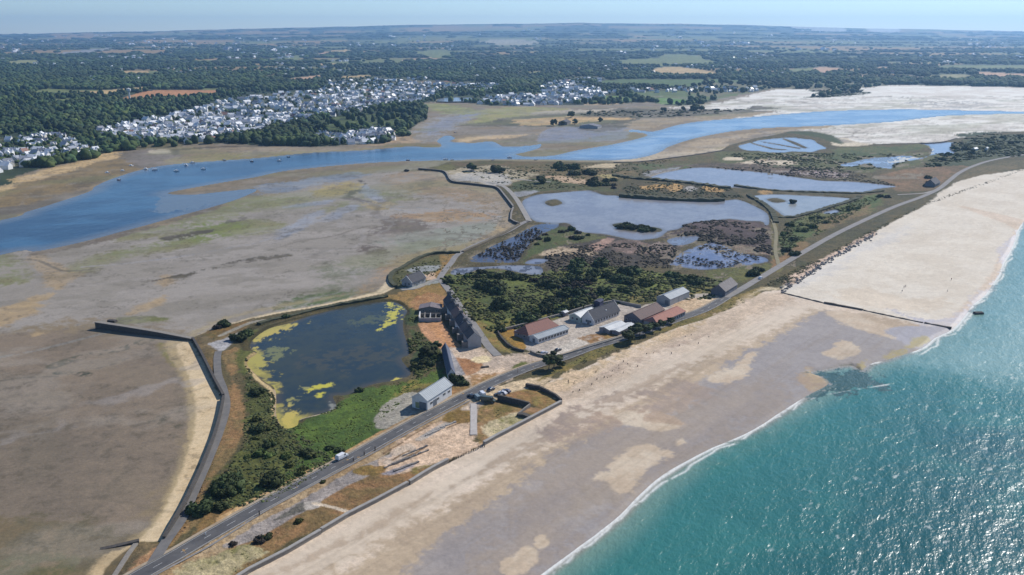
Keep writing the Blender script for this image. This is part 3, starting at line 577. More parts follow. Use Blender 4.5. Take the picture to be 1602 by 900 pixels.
# damp sand between the dry beach and the sea
L([(120,1150),(400,980),(520,900),(600,850),(700,790),(800,728),(880,680),(960,638),(1060,590),(1150,545),(1230,508),(1290,488),(1450,512),(1490,520),(1400,700),(840,1000),(300,1900)], (186,166,142), (176,156,134), warp=1.4, soft=9, wet=0.2, grain=0.25)
L([(560,1000),(640,900),(720,835),(800,775),(870,715),(920,690),(980,655),(1060,612),(1150,562),(1240,512),(1296,488),(1316,498),(1330,510),(1380,528),(1450,528),(1300,700),(900,1000)], (154,147,146), (145,138,138), warp=2, soft=3, wet=0.5, grain=0.2)
L([(900,690),(980,660),(1060,640),(1160,600),(1230,600),(1200,650),(1080,720),(960,800),(860,890),(780,900),(760,860),(830,770)], (146,136,132), (152,140,132), warp=1.4, soft=16, wet=0.5)
L([(880,790),(940,760),(1000,740),(960,790),(900,830)], (156,144,134), warp=8, soft=8, op=0.5)
TB = (208, 192, 172)
for q in [[(931,750),(938,742),(951,737),(954,730),(991,703),(1021,698),(1030,704),(1056,710),(1041,720),(1001,745),(973,770),(963,766),(956,752),(945,750)], [(1101,592),(1120,582),(1150,572),(1160,562),(1183,553),(1172,562),(1170,572),(1168,587),(1146,597),(1130,603),(1112,602)], [(1064,610),(1072,602),(1085,604),(1075,613)], [(1058,690),(1072,688),(1076,695),(1062,700)], [(951,652),(985,636),(1016,630),(1026,650),(1066,665),(1051,677),(1011,675),(975,668)], [(1290,556),(1305,548),(1318,535),(1345,545),(1340,558),(1312,566)], [(786,898),(800,875),(826,860),(835,872),(818,895)], [(836,848),(850,842),(855,855),(842,862)], [(1295,490),(1340,495),(1400,515),(1424,524),(1405,534),(1370,522),(1330,512),(1312,500)]]:
    L(q, TB, (194,174,152), warp=3, soft=1.2, wet=0.1)
L([(900,640),(960,615),(1060,600),(1100,610),(1060,640),(1000,660),(950,680),(880,700),(850,700),(860,670)], (178,154,134), (156,140,130), warp=10, soft=4, patchy=0.44, wet=0.3)
L([(930,648),(1000,640),(1060,655),(1070,670),(1010,662),(940,662)], (182,158,138), warp=6, soft=3, patchy=0.4)
L([(1385,487),(1402,487),(1440,498),(1490,498),(1505,480),(1550,440),(1558,400),(1592,362),(1640,330),(1700,330),(1640,380),(1560,470),(1500,515),(1450,512)], (172,168,178), (186,176,172), warp=2, soft=1, wet=0.9)
L([(1400,514),(1450,514),(1490,516),(1440,545),(1405,535)], (160,156,164), warp=2, soft=1.5, wet=0.8); L([(1330,575),(1400,552),(1440,530),(1452,534),(1400,560),(1350,580)], (170,152,84), (160,150,120), warp=2, soft=1.5, patchy=0.38)
L([(1258,580),(1270,578),(1295,596),(1293,606),(1270,612),(1255,600)], (180,158,122), (164,142,120), warp=2, soft=2)
L([(1258,584),(1290,578),(1330,568),(1345,574),(1350,585),(1330,600),(1296,600),(1280,588)], (74,82,72), (96,98,84), warp=2, soft=1.5, wet=0.7)
for q in [[(420,905),(520,855),(640,790),(700,757),(640,800),(540,858)], [(900,655),(980,610),(1060,575),(1080,572),(980,620),(905,665)], [(700,770),(760,730),(850,690),(760,742)]]:
    L(q, (164,146,130), (182,162,142), warp=3, soft=3, patchy=0.4, op=0.8)
# tide lines run along the beach
dq_ = g(1100, 560)-g(700, 800); al = math.atan2(dq_.y, dq_.x); U_ = GX*math.cos(al)+GY*math.sin(al); V_ = -GX*math.sin(al)+GY*math.cos(al)
TL = fbm(U_/9.0, V_, 5.0, 4, 201); TL2 = fbm(U_/5.0, V_, 26.0, 4, 203)
SB, DB = sdf(BEACH, 1.0, False); DS_ = np.full((NR, NC), -1e6); DS_[SB] = DB; onb = sstep(2, 10, DS_)
onb = onb*(1-.8*sstep(1180, 1260, GPX)*sstep(535, 500, GPY))
paint(ALL, onb*sstep(.48, .70, TL)*0.16, (150,132,112)); paint(ALL, onb*sstep(.50, .66, TL2)*0.16, (206,184,156)); paint(ALL, onb*sstep(.52, .68, 1-TL2)*0.14, (128,116,108)); paint(ALL, onb*sstep(.56, .70, fbm(U_/30.0, V_, 1.6, 3, 207))*0.12, (128,112,92))
# small drains wander over the wet flats
mudm = (TREE < 0.02)*(ISL < -2)*(GPY > 150)*(DS_ < 0)
wx_ = (fbm(GX, GY, 40, 4, 301)-.5)*60; wy_ = (fbm(GX, GY, 40, 4, 303)-.5)*60
for sc_, wid, amt, cc_, sd_ in [(150, .016, .55, (96,86,72), 311), (70, .020, .40, (158,152,150), 313), (38, .026, .30, (104,96,82), 317)]:
    rn = np.abs(fbm(GX+wx_, GY*0.8+wy_, sc_, 2, sd_, .35)-.5); th_ = np.maximum(wid, 1.2*CELL/sc_*.5)
    paint(ALL, mudm*sstep(th_, th_*.35, rn)*amt*sstep(.40, .55, N_L), cc_)
paint(ALL, mudm*sstep(.50, .64, N_STREAK)*.28, (166,158,148)); paint(ALL, mudm*sstep(.52, .66, fbm(GX*.6+GY*.3, GY-GX*.4, 14, 4, 331))*(.30-.16*sstep(440, 540, GPY)), (104,98,80)); paint(ALL, mudm*sstep(.55, .68, fbm(GX*.5+GY*.3, GY-GX*.4, 70, 4, 337))*.35*sstep(520, 440, GPY), (126,128,84))
# weed wrack and drier spots over the flats
S = ALL; spk = sstep(0.58, 0.68, N_S)*sstep(0.42, 0.60, N_M)*(TREE < 0.02)*(ISL < 0)
paint(S, spk*0.45*sstep(120, 260, GPY), (92,84,68))
L([(780,300),(800,310)], (0,0,0)) if False else None

TREE *= 1 - sstep(168, 172, GPY)*sstep(1150, 1200, GPX)
# ---- water sheets cut from the same rows; the ground dips under them
WATER = []
def sea_level(poly, warp=1.0, level=0.0, smooth=True, wb=0.0):
    S, dd = sdf(poly, warp, smooth, pad=20, warp_big=wb); return S, dd, level
SEA = [(300,1900),(600,1150),(800,945),(842,903),(900,860),(960,815),(1000,775),(1040,741),(1100,708),(1170,678),(1222,645),(1262,620),(1293,604),(1296,596),(1285,590),(1268,582),(1290,578),(1330,572),(1348,580),(1362,570),(1400,560),(1442,545),(1462,530),(1490,516),(1506,500),(1520,480),(1545,458),(1562,430),(1570,410),(1585,385),(1604,345),(1700,280),(1900,268),(3600,262),(5000,700),(5000,2200),(2000,3500)]
CHAN = [(-2600,620),(-900,430),(-300,400),(0,345),(40,332),(80,320),(140,300),(150,291),(190,275),(240,262),(300,255),(400,248),(480,240),(560,236),(600,233),(640,230),(685,231),(690,226),(684,221),(695,213),(705,213),(711,217),(704,222),(740,224),(770,222),(790,230),(830,228),(846,226),(842,232),(822,238),(806,242),(830,246),(870,243),(900,236),(960,226),(1010,214),(1006,208),(985,206),(990,203),(1022,206),(1060,196),(1100,190),(1160,185),(1240,178),(1300,174),(1380,172),(1450,172),(1540,174),(1640,176),(1500,180),(1450,184),(1400,190),(1340,194),(1280,197),(1200,200),(1140,206),(1085,217),(1045,230),(1035,237),(1010,245),(970,250),(870,250),(760,249),(700,251),(640,252),(560,256),(450,267),(400,277),(340,287),(262,302),(300,305),(350,300),(400,296),(385,306),(345,320),(280,338),(200,360),(130,378),(60,393),(0,399),(-300,480),(-900,640),(-2600,1100)]
PONDS = {
 'algae': [(637,487),(631,498),(631,517),(641,552),(628,562),(643,585),(617,595),(580,602),(545,617),(522,619),(527,635),(512,645),(472,655),(466,666),(446,670),(433,652),(430,610),(412,597),(388,573),(390,562),(402,552),(391,545),(395,532),(420,515),(455,505),(492,492),(555,477),(605,472),(625,476)],
 'main': [(818,314),(840,305),(870,302),(920,298),(930,300),(945,305),(966,306),(972,309),(1000,311),(1090,314),(1130,314),(1150,312),(1165,316),(1185,325),(1201,335),(1203,350),(1196,352),(1192,347),(1170,346),(1140,343),(1115,346),(1080,349),(1062,358),(1045,362),(1030,372),(1000,376),(985,375),(960,369),(940,366),(902,362),(890,350),(870,349),(840,347),(828,340),(818,327)],
 'reed': [(733,408),(760,390),(800,371),(838,352),(872,350),(868,358),(842,370),(822,390),(808,410),(770,411)],
 'ditch': [(706,429),(712,420),(760,417),(820,415),(846,418),(847,430),(822,429),(780,421),(745,422),(735,428)],
 'gap': [(820,412),(835,405),(860,406),(845,413)],
 'upper': [(1017,277),(1050,268),(1096,262),(1150,266),(1210,272),(1280,282),(1330,284),(1366,287),(1404,292),(1374,295),(1345,302),(1280,299),(1200,297),(1140,293),(1080,284),(1026,279)],
 'right': [(1170,309),(1205,304),(1280,307),(1334,311),(1325,318),(1280,330),(1237,339),(1225,337),(1212,328),(1195,318)],
 'pans': [(1155,229),(1166,225),(1182,221),(1190,219),(1212,217),(1236,215),(1252,217),(1272,219),(1280,225),(1294,232),(1284,234),(1270,238),(1240,237),(1222,239),(1200,238),(1184,236),(1166,235)],
 'tidal': [(1316,258),(1350,250),(1380,246),(1420,244),(1440,247),(1458,240),(1452,228),(1440,225),(1490,223),(1486,233),(1494,240),(1462,242),(1440,249),(1400,256),(1396,264),(1372,262),(1362,255),(1335,261)],
 'wet': [(1045,411),(1075,390),(1110,379),(1130,382),(1160,396),(1198,402),(1200,409),(1170,415),(1130,420),(1095,422),(1060,416)],
 'pool': [(1042,376),(1065,370),(1096,370),(1080,381),(1055,384)],
 'small': [(1288,331),(1310,328),(1312,333),(1292,335)],
 'inland': [(683,157),(700,153),(735,153),(734,158),(690,159)]}
# islets and dykes that break the water
HOLES = {'main': [([(957,352),(975,349),(1000,353),(1032,357),(1032,363),(1000,363),(975,360)], 1.5), ([(852,316),(868,312),(880,318),(868,322),(857,321)], 2.0)],
         'right': [([(1200,312),(1215,310),(1230,315),(1212,317)], 1)],
         'pans': [([(1174,224.2),(1176,223.4),(1212,232.6),(1232,234.0),(1230,235),(1208,234)], 0), ([(1188,221.6),(1192,221.2),(1252,231.6),(1250,233)], 0), ([(1222,216.6),(1226,216.2),(1246,223),(1264,231.6),(1258,232.4),(1240,224.6)], 0)]}
for i, k in enumerate([('sea', SEA, 1.6), ('channel', CHAN, 1.2)] + [(k, v, {'wet': 5, 'reed': 2.5, 'pans': 1.6, 'algae': 1.5, 'tidal': 4, 'main': 2.5, 'upper': 2.5, 'right': 1.5, 'ditch': 3}.get(k, 0.8)) for k, v in PONDS.items()]):
    S, dd, _ = sea_level(k[1], k[2])
    for hp, w in HOLES.get(k[0], []):
        S2, d2 = sdf(hp, w, w > 0); full = np.full((NR, NC), -1e6); full[S2] = d2; dd = np.minimum(dd, -full[S])
    if k[0] == 'reed': dd = np.where((N_S[S] > 0.60) & (N_M[S] > 0.45), -0.6, dd)
    if k[0] == 'wet': dd = np.where(N_S[S]*0.5+N_M[S]*0.5 > 0.565, -0.6, dd)
    if k[0] == 'upper': dd = np.where((N_M[S] > 0.56) & (GPX[S] > 1200) & (GPY[S] < 281), -0.6, dd)
    WATER.append((k[0], S, dd))
SAND_T = [(1388,251),(1420,245),(1455,240),(1452,232),(1462,236),(1458,242),(1440,247),(1400,255)]
for nm, S, dd in WATER[2:]:
    if nm == 'algae': continue
    mg = sstep(-5.5, -2.0, dd)*sstep(.40, .56, N_S[S]); paint(S, mg*.8, (58,56,36), (96,86,62)); mg = sstep(-3.0, -.3, dd)*sstep(.50, .60, N_M[S]); paint(S, mg*.6, (150,138,122))
# ---- heights
z = np.where(ISL > 0, 0.35, 0.15)*np.ones((NR, NC)); w_ = np.maximum(2.5, CELL*1.5)
z = 0.15 + 0.45*sstep(0, 4, ISL) + ZR*(N_S - 0.5)*2.0*sstep(3, 12, ISL)
for name, S, dd in WATER:
    ww = np.maximum(2.0, CELL[S]*1.2)
    z[S] = np.minimum(z[S], z[S]*(1-sstep(-ww*1.2, 0, dd)) + (-0.02)*sstep(-ww*1.2, 0, dd)) - sstep(0, ww*1.5, dd)*1.2
WL = 0.0
WLN = [0]
# the land climbs slowly towards the skyline
e = (HORIZON - np.interp(PXS, [-4000, 0, 300, 520, 700, 900, 1060, 1250, 1602, 5000], [56, 54, 47.5, 42.5, 39.5, 37.6, 38.2, 43, 49.5, 56])) / F
Yend = YR[0]; crest = HC + e*Yend*1.02 + 12*(fbm(PXS, PXS*0, 60, 4, 5)-0.5)*2
s_ = np.clip((GY - 4200) / (Yend - 4200), 0, 1)
z = z + crest[None, :]*s_**2 + 10*(fbm(GX, GY, 2600, 3, 21)-0.4)*sstep(0.0, 0.25, s_)*(1-s_*0.6)
GZ = z
idx = np.arange(NR*NC).reshape(NR, NC)
def quads(mask=None):
    q = np.stack([idx[1:, :-1], idx[1:, 1:], idx[:-1, 1:], idx[:-1, :-1]], -1)
    return q.reshape(-1, 4) if mask is None else q[mask]
co = np.stack([GX, GY, GZ], -1).reshape(-1, 3)
me = np_mesh('ground', co, quads(), smooth=True)
set_col(me, 'Col', np.clip(COL.reshape(-1, 3), 0, 1)); set_float(me, 'wet', WET); set_float(me, 'grain', GRAIN)
GROUND_M = attr_mat('ground_cover', ((1.2, 0.38), (5.0, 0.20), (60.0, 0.12)), bump=0.34, wet=True)
tag(link('ground', me, GROUND_M), kind='structure')
hb = MB().box(-60000, 60000, -3000, 17200, -3, 420).build('haze')
hm = bpy.data.materials.new('haze_air'); hm.use_nodes = True; hn = hm.node_tree
for q in list(hn.nodes):
    if q.type != 'OUTPUT_MATERIAL': hn.nodes.remove(q)
pv = hn.nodes.new('ShaderNodeVolumePrincipled'); pv.inputs['Color'].default_value = (0.36, 0.63, 1.0, 1); pv.inputs['Density'].default_value = 6.0e-5
pv.inputs['Anisotropy'].default_value = 0.4
hn.links.new(pv.outputs[0], [q for q in hn.nodes if q.type == 'OUTPUT_MATERIAL'][0].inputs['Volume'])
hb.data.materials.append(hm); tag(hb, kind='stuff')

def zat(x, y):
    """height of the ground at a world point"""
    r = np.searchsorted(-YR, -y); r = int(min(max(r, 1), NR-1))
    t = (YR[r-1]-y)/(YR[r-1]-YR[r]); dep = y*math.cos(P)+HC*math.sin(P); px = x/dep*F+CX
    c = int(min(max(np.searchsorted(PXS, px), 1), NC-1))
    return float(GZ[r-1, c]*(1-t) + GZ[r, c]*t)

# water bodies
def water_body(name, S, dd, colfn, material, extra=1.5, label=None):
    ww = np.maximum(2.0, CELL[S]*1.2)
    v = dd > -ww*extra
    fm = v[1:, :-1] | v[1:, 1:] | v[:-1, 1:] | v[:-1, :-1]
    sub = idx[S]; q = np.stack([sub[1:, :-1], sub[1:, 1:], sub[:-1, 1:], sub[:-1, :-1]], -1)[fm]
    used, inv = np.unique(q, return_inverse=True); inv = inv.reshape(q.shape)
    r = used // NC; c = used % NC
    WLN[0] -= 1; cc = np.stack([GX[r, c], GY[r, c], np.full(len(r), WL + 0.012*WLN[0])], -1)
    full = np.zeros((NR, NC)); full[S] = dd
    col, foam = colfn(r, c, full[r, c])
    me = np_mesh(name, cc, inv, smooth=True); set_col(me, 'Col', col); set_float(me, 'foam', foam)
    return tag(link(name, me, material), kind='structure')
SEA_M = water_mat('sea_water', [(18.0, 0.9, 28, 0.4), (4.2, 0.58, 35, 0.42), (1.4, 0.28, 20, 0.55)], rough=0.27)
CH_M = water_mat('channel_water', [(9.0, 0.25, 10, 0.5), (1.6, 0.14, 20, 0.7)], rough=0.16, spec=.4)
POND_M = water_mat('pond_water', [(2.0, 0.06, 30, 0.6), (14, .12, 10, .4)], rough=0.18, spec=0.22)

def patches(mask_list, r, c, col):
    for poly, rgb, w, pn, *sw in mask_list:
        sw = sw[0] if sw else 1.0
        S, dd = sdf(poly, w*1.5); inr = max(float(dd.max()), .5); dd = dd + (N_M[S]*.35+N_S[S]*.65-.53)*7.0*min(inr*.7, 6); full = np.full((NR, NC), -1e6); full[S] = dd
        m = sstep(-0.6*sw, 0.8*sw, full[r, c])
        if pn is not None: m = m*sstep(pn-0.04, pn+0.04, (N_M*0.5+N_S*0.5)[r, c])
        m = m[:, None]; col = col*(1-m) + alb(rgb)*m
    return col
def sea_col(r, c, dd):
    n = (N_L[r, c]*0.6+N_M[r, c]*0.4)[:, None]
    t = sstep(0, 90, dd)[:, None]; n = sstep(.35, .65, n)
    near = alb((120, 148, 136)); mid = alb((54, 120, 116)); deep = alb((28, 88, 92))
    col = near*(1-sstep(0, 16, dd))[:, None] + mid*sstep(0, 16, dd)[:, None]
    col = col*(1-t) + (mid*(1-n)+deep*n)*t
    shal = 1-sstep(0, 4.5, dd)[:, None]; col = col*(1-shal) + alb((150,142,130))*shal
    col = patches([([(1262,588),(1300,582),(1345,578),(1360,590),(1392,600),(1345,612),(1300,622),(1256,628),(1262,612),(1296,602)], (62,92,84), 3, 0.42),
                   ([(1100,720),(1150,700),(1250,660),(1300,650),(1200,700),(1120,740)], (52,120,112), 6, None, 18.0), ([(1492,520),(1530,475),(1570,420),(1604,352),(1720,330),(1720,560),(1602,600),(1480,585),(1410,565)], (126,162,158), 8, None, 30.0)], r, c, col)
    x, y = GX[r, c], GY[r, c]
    wig = (fbm(x, y, 18, 3, 9)-0.5)*2; br = fbm(x, y, 4, 3, 19)
    foam = np.zeros(len(r))
    bro = fbm(x, y, 30, 2, 29)
    for off, w, a, th in [(0.3, 0.9, 0.85, 0.42), (2.2, 0.6, 0.7, 0.48)]:
        foam = np.maximum(foam, a*np.exp(-((dd-off-wig*2.0*min(off, 3)/1.5)/w)**2)*sstep(th-0.05, th+0.06, bro*0.5+br*0.5))
    Sw, dw = sdf([(1250,600),(1262,578),(1300,572),(1345,566),(1365,580),(1392,600),(1345,615),(1300,628),(1262,632)], 1.0); fw = np.full((NR, NC), -1e6); fw[Sw] = dw; foam = foam*(1-.9*sstep(-4, 2, fw[r, c]))
    # the little breaker off the weed bank
    S, d2 = sdf([(1262,624),(1300,615),(1350,606.5),(1385,600.5),(1394,601),(1388,604),(1350,609),(1300,617.5),(1264,627)], 1.0); full = np.full((NR, NC), -1e6); full[S] = d2
    foam = np.maximum(foam, .8*sstep(0.2, 1.2, full[r, c])*sstep(0.42, 0.54, br))
    # whitecaps far out are only small flecks
    foam = np.maximum(foam, 0.3*sstep(0.76, 0.82, fbm(x*0.7+y*0.7, (y-x)*1.6, 5, 3, 49))*sstep(20, 60, dd))
    f = foam[:, None]; col = col*(1-f) + alb((232,234,234))*f
    return np.clip(col, 0, 1), np.clip(foam, 0, 1)
def chan_col(r, c, dd):
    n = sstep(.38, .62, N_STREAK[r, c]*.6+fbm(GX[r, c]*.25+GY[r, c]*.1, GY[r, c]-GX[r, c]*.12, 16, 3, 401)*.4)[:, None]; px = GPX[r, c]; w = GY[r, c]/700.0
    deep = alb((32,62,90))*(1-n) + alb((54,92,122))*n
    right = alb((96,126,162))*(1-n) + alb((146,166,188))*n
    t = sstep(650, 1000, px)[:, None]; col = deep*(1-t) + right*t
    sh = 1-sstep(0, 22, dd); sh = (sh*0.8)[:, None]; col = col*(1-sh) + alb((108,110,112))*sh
    col = patches([([(262,303),(300,304),(370,296),(440,288),(420,300),(345,318),(290,330),(240,330)], (98,106,114), 3, None)], r, c, col)
    return np.clip(col, 0, 1), np.zeros(len(r))
YEL = (196, 186, 70)
ALG = [([(393,560),(390,545),(396,528),(425,512),(470,500),(478,506),(440,522),(412,545),(408,560),(418,575),(432,590),(428,600),(410,594)], (150,140,70), 2, 0.58), ([(434,655),(432,625),(440,615),(455,640),(475,650),(465,668),(446,672)], (130,126,80), 2, 0.55), ([(604,473),(622,477),(630,487),(618,500),(612,510),(597,517),(588,512),(602,498),(606,486),(598,480)], YEL, 1, None),
 ([(392,548),(394,532),(420,516),(458,505),(472,506),(440,520),(414,530),(404,545),(396,550)], (190,172,84), 1.5, 0.36), ([(390,562),(400,556),(413,561),(413,572),(404,576),(396,570)], (176,164,80), 1.5, 0.36),
 ([(398,578),(410,578),(426,586),(422,592),(408,590)], (150,140,72), 1.5, 0.4), ([(446,670),(448,655),(450,632),(458,634),(464,645),(470,655),(465,667)], (196,176,90), 1.5, 0.38),
 ([(474,611),(490,607),(493,613),(480,617)], YEL, 0.6, None), ([(492,604),(518,599),(522,603),(508,607),(495,608)], YEL, 0.6, 0.32), ([(494,616),(507,614),(509,621),(497,623)], YEL, 0.6, None),
 ([(612,595),(628,588),(642,588),(636,593),(620,596)], (206,190,90), 1, None), ([(550,500),(600,494),(590,508),(560,508)], (84,90,66), 4, 0.5), ([(480,560),(580,540),(620,552),(560,580),(500,575)], (70,72,64), 8, 0.48),
 ([(420,545),(450,540),(448,552),(428,560)], (120,122,80), 3, 0.5), ([(455,610),(480,605),(470,625),(452,640)], (150,146,90), 3, 0.55), ([(515,628),(524,632),(526,640),(516,642)], (140,140,130), 1, 0.4)]
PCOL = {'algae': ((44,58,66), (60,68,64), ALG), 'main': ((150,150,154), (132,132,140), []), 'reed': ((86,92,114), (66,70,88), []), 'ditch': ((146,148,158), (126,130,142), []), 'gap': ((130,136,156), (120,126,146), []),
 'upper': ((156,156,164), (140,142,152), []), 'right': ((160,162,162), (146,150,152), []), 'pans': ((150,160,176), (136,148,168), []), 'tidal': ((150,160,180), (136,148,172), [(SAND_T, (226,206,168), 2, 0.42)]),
 'wet': ((106,116,146), (146,152,170), []), 'pool': ((136,142,158), (120,128,144), []), 'small': ((150,156,168), (140,146,160), []), 'inland': ((150,160,176), (130,146,160), [])}  # reflection of the pale sky is painted into the grey lagoon colours
for name, S, dd in WATER:
    if name == 'sea': water_body('sea', S, dd, sea_col, SEA_M)
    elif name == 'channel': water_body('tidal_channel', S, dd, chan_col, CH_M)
    else:
        a, b, ex = PCOL[name]
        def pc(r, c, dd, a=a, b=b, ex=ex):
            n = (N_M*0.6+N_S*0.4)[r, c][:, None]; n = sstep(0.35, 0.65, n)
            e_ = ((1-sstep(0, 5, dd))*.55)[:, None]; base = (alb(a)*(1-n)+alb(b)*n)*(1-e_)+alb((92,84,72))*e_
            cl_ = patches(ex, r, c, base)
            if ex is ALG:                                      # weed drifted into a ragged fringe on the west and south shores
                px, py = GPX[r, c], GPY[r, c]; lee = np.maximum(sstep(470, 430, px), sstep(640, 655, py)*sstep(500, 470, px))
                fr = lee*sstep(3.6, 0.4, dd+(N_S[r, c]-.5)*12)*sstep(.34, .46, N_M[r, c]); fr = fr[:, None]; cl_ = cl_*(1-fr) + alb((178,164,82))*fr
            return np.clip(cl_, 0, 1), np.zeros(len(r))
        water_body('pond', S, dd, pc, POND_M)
# ---------------------------------------------------------------- roads and paths
def world_line(pts, k=6, smooth=True):
    p = smooth_poly(pts, False, k) if smooth else pts
    return [g(a, b) for a, b in p]
def strip(name, pts, width, zz, m, off=0.0, smooth=True, kind='structure', parent=None, taper=None):
    W = world_line(pts, 6, smooth); v = []; n = len(W)
    for i, p in enumerate(W):
        d = (W[min(i+1, n-1)] - W[max(i-1, 0)]); d.z = 0; d.normalize(); nr = Vector((-d.y, d.x, 0))
        for s in (off-width/2, off+width/2):
            q = p + nr*s; v.append((q.x, q.y, zz + (0.0)))
    f = [(2*i, 2*i+1, 2*i+3, 2*i+2) for i in range(n-1)]
    me = np_mesh(name, v, f); o = link(name, me, m, parent)
    # faces must look up
    if me.polygons[0].normal.z < 0: me.flip_normals()
    return tag(o, kind=kind) if kind else o
ASPH = mat('worn_asphalt', (0.060, 0.059, 0.062), (0.125, 0.12, 0.115), 0.16, 0.85, 0.01)
ASPH2 = mat('bleached_asphalt', (0.20, 0.19, 0.18), (0.27, 0.25, 0.23), 0.2, 0.9, 0.01)
GRAV = mat('gravel_track', (0.25, 0.235, 0.21), (0.34, 0.31, 0.27), 0.3, 0.95, 0.02)
PAINT = mat('road_paint', (0.62, 0.62, 0.60), (0.40, 0.40, 0.38), 1.2, 0.7)
KERB = mat('kerb_stone', (0.20, 0.18, 0.15), (0.28, 0.25, 0.2), 0.8, 0.9)
ROADC = [(150,944),(190,921),(233,896),(276,872),(320,846),(362,822),(404,798),(452,772),(500,746),(545,722),(600,691),(660,658),(700,637),(729,622),(763,605),(809,585),(843,573),(882,562),(925,546),(976,531),(1016,518),(1056,503),(1101,487),(1136,467),(1160,454),(1190,436),(1225,415),(1264,392),(1305,369),(1348,348),(1399,325),(1440,310),(1468,297),(1487,282),(1500,272),(1520,262),(1551,252),(1602,243),(1700,230)]
NEAR = ROADC[:24]; FARR = ROADC[23:]
strip('road', NEAR, 5.8, 0.80, ASPH)
strip('road', FARR, 4.8, 0.80, ASPH2)
strip('road_verge', NEAR, 7.6, 0.77, mat('verge_sand', (0.40, 0.33, 0.24), (0.30, 0.22, 0.14), 0.2, 0.95), off=0.6)
strip('cycle_path', [(150,960),(245,902),(330,856),(404,809),(470,772),(560,724),(660,668),(735,629)], 0.8, 0.80, ASPH2, off=-0.2)
# centre dashes and edge lines
Wr = world_line(NEAR, 12)
mb = MB(); acc = 0.0
def seg(mb, a, b, w, off, zz):
    d = (b-a); d.z = 0; d.normalize(); nr = Vector((-d.y, d.x, 0))
    q = [a+nr*(off-w/2), b+nr*(off-w/2), b+nr*(off+w/2), a+nr*(off+w/2)]
    mb.poly([(p.x, p.y, zz) for p in q], [(0, 1, 2, 3)])
for a, b in zip(Wr[:-1], Wr[1:]):
    L_ = (b-a).length; k = max(1, int(L_/3.0))
    for i in range(k):
        p, q = a.lerp(b, i/k), a.lerp(b, (i+0.9)/k)
        if int(acc/3.0) % 3 == 0: seg(mb, p, q, 0.16, 0, 0.804)
        acc += L_/k
    seg(mb, a, b, 0.12, 2.6, 0.804); seg(mb, a, b, 0.12, -2.6, 0.804)
mk = mb.build('road_marking', PAINT); tag(mk, kind='structure')
kb = MB(); 
for a, b in zip(Wr[:-1], Wr[1:]):
    d = (b-a); d.z = 0; d.normalize(); nr = Vector((-d.y, d.x, 0))
    for s in (-1, 1):
        o1, o2 = 2.9*s, 3.1*s
        q = [a+nr*o1, b+nr*o1, b+nr*o2, a+nr*o2]
        kb.poly([(p.x, p.y, 0.70) for p in q] + [(p.x, p.y, 0.92) for p in q], [(4,5,6,7),(0,1,5,4),(1,2,6,5),(2,3,7,6),(3,0,4,7)])
tag(kb.build('kerb', KERB), kind='structure')
strip('dyke_road', [(779,559),(766,546),(757,534),(741,510),(722,485),(706,461),(693,444),(689,436),(696,425),(706,413),(716,400),(745,384),(790,366),(815,352),(826,347)], 4.2, 0.79, ASPH2)
strip('dyke_road', [(828,348),(820,333),(808,313),(797,300),(786,292),(765,286)], 4.6, 0.79, GRAV)
strip('track', [(628,455),(650,453),(672,443),(689,437)], 3.0, 0.77, GRAV)
strip('track', [(862,286),(835,284),(800,280),(770,272),(745,270),(730,262)], 4.0, 0.75, GRAV)
strip('seawall_path', [(228,905),(242,880),(262,848),(285,815),(305,770),(325,725),(343,680),(354,640),(350,612),(342,590),(340,565),(342,552)], 3.4, 0.78, mat('path_tarmac', (0.13, 0.125, 0.12), (0.19, 0.175, 0.16), 0.3, 0.9))
strip('track', [(1208,345),(1214,365),(1213,395),(1218,418),(1210,426)], 2.6, 0.75, mat('dry_track', (0.26, 0.22, 0.13), (0.19, 0.17, 0.09), 0.3, 0.95))
strip('track', [(1404,306),(1440,304),(1452,302),(1470,297)], 3.0, 0.76, GRAV)
strip('concrete_path', [(741,634),(741,655),(741,683)], 2.6, 0.79, mat('pale_concrete', (0.40, 0.36, 0.33), (0.50, 0.46, 0.42), 0.5, 0.9), smooth=False)

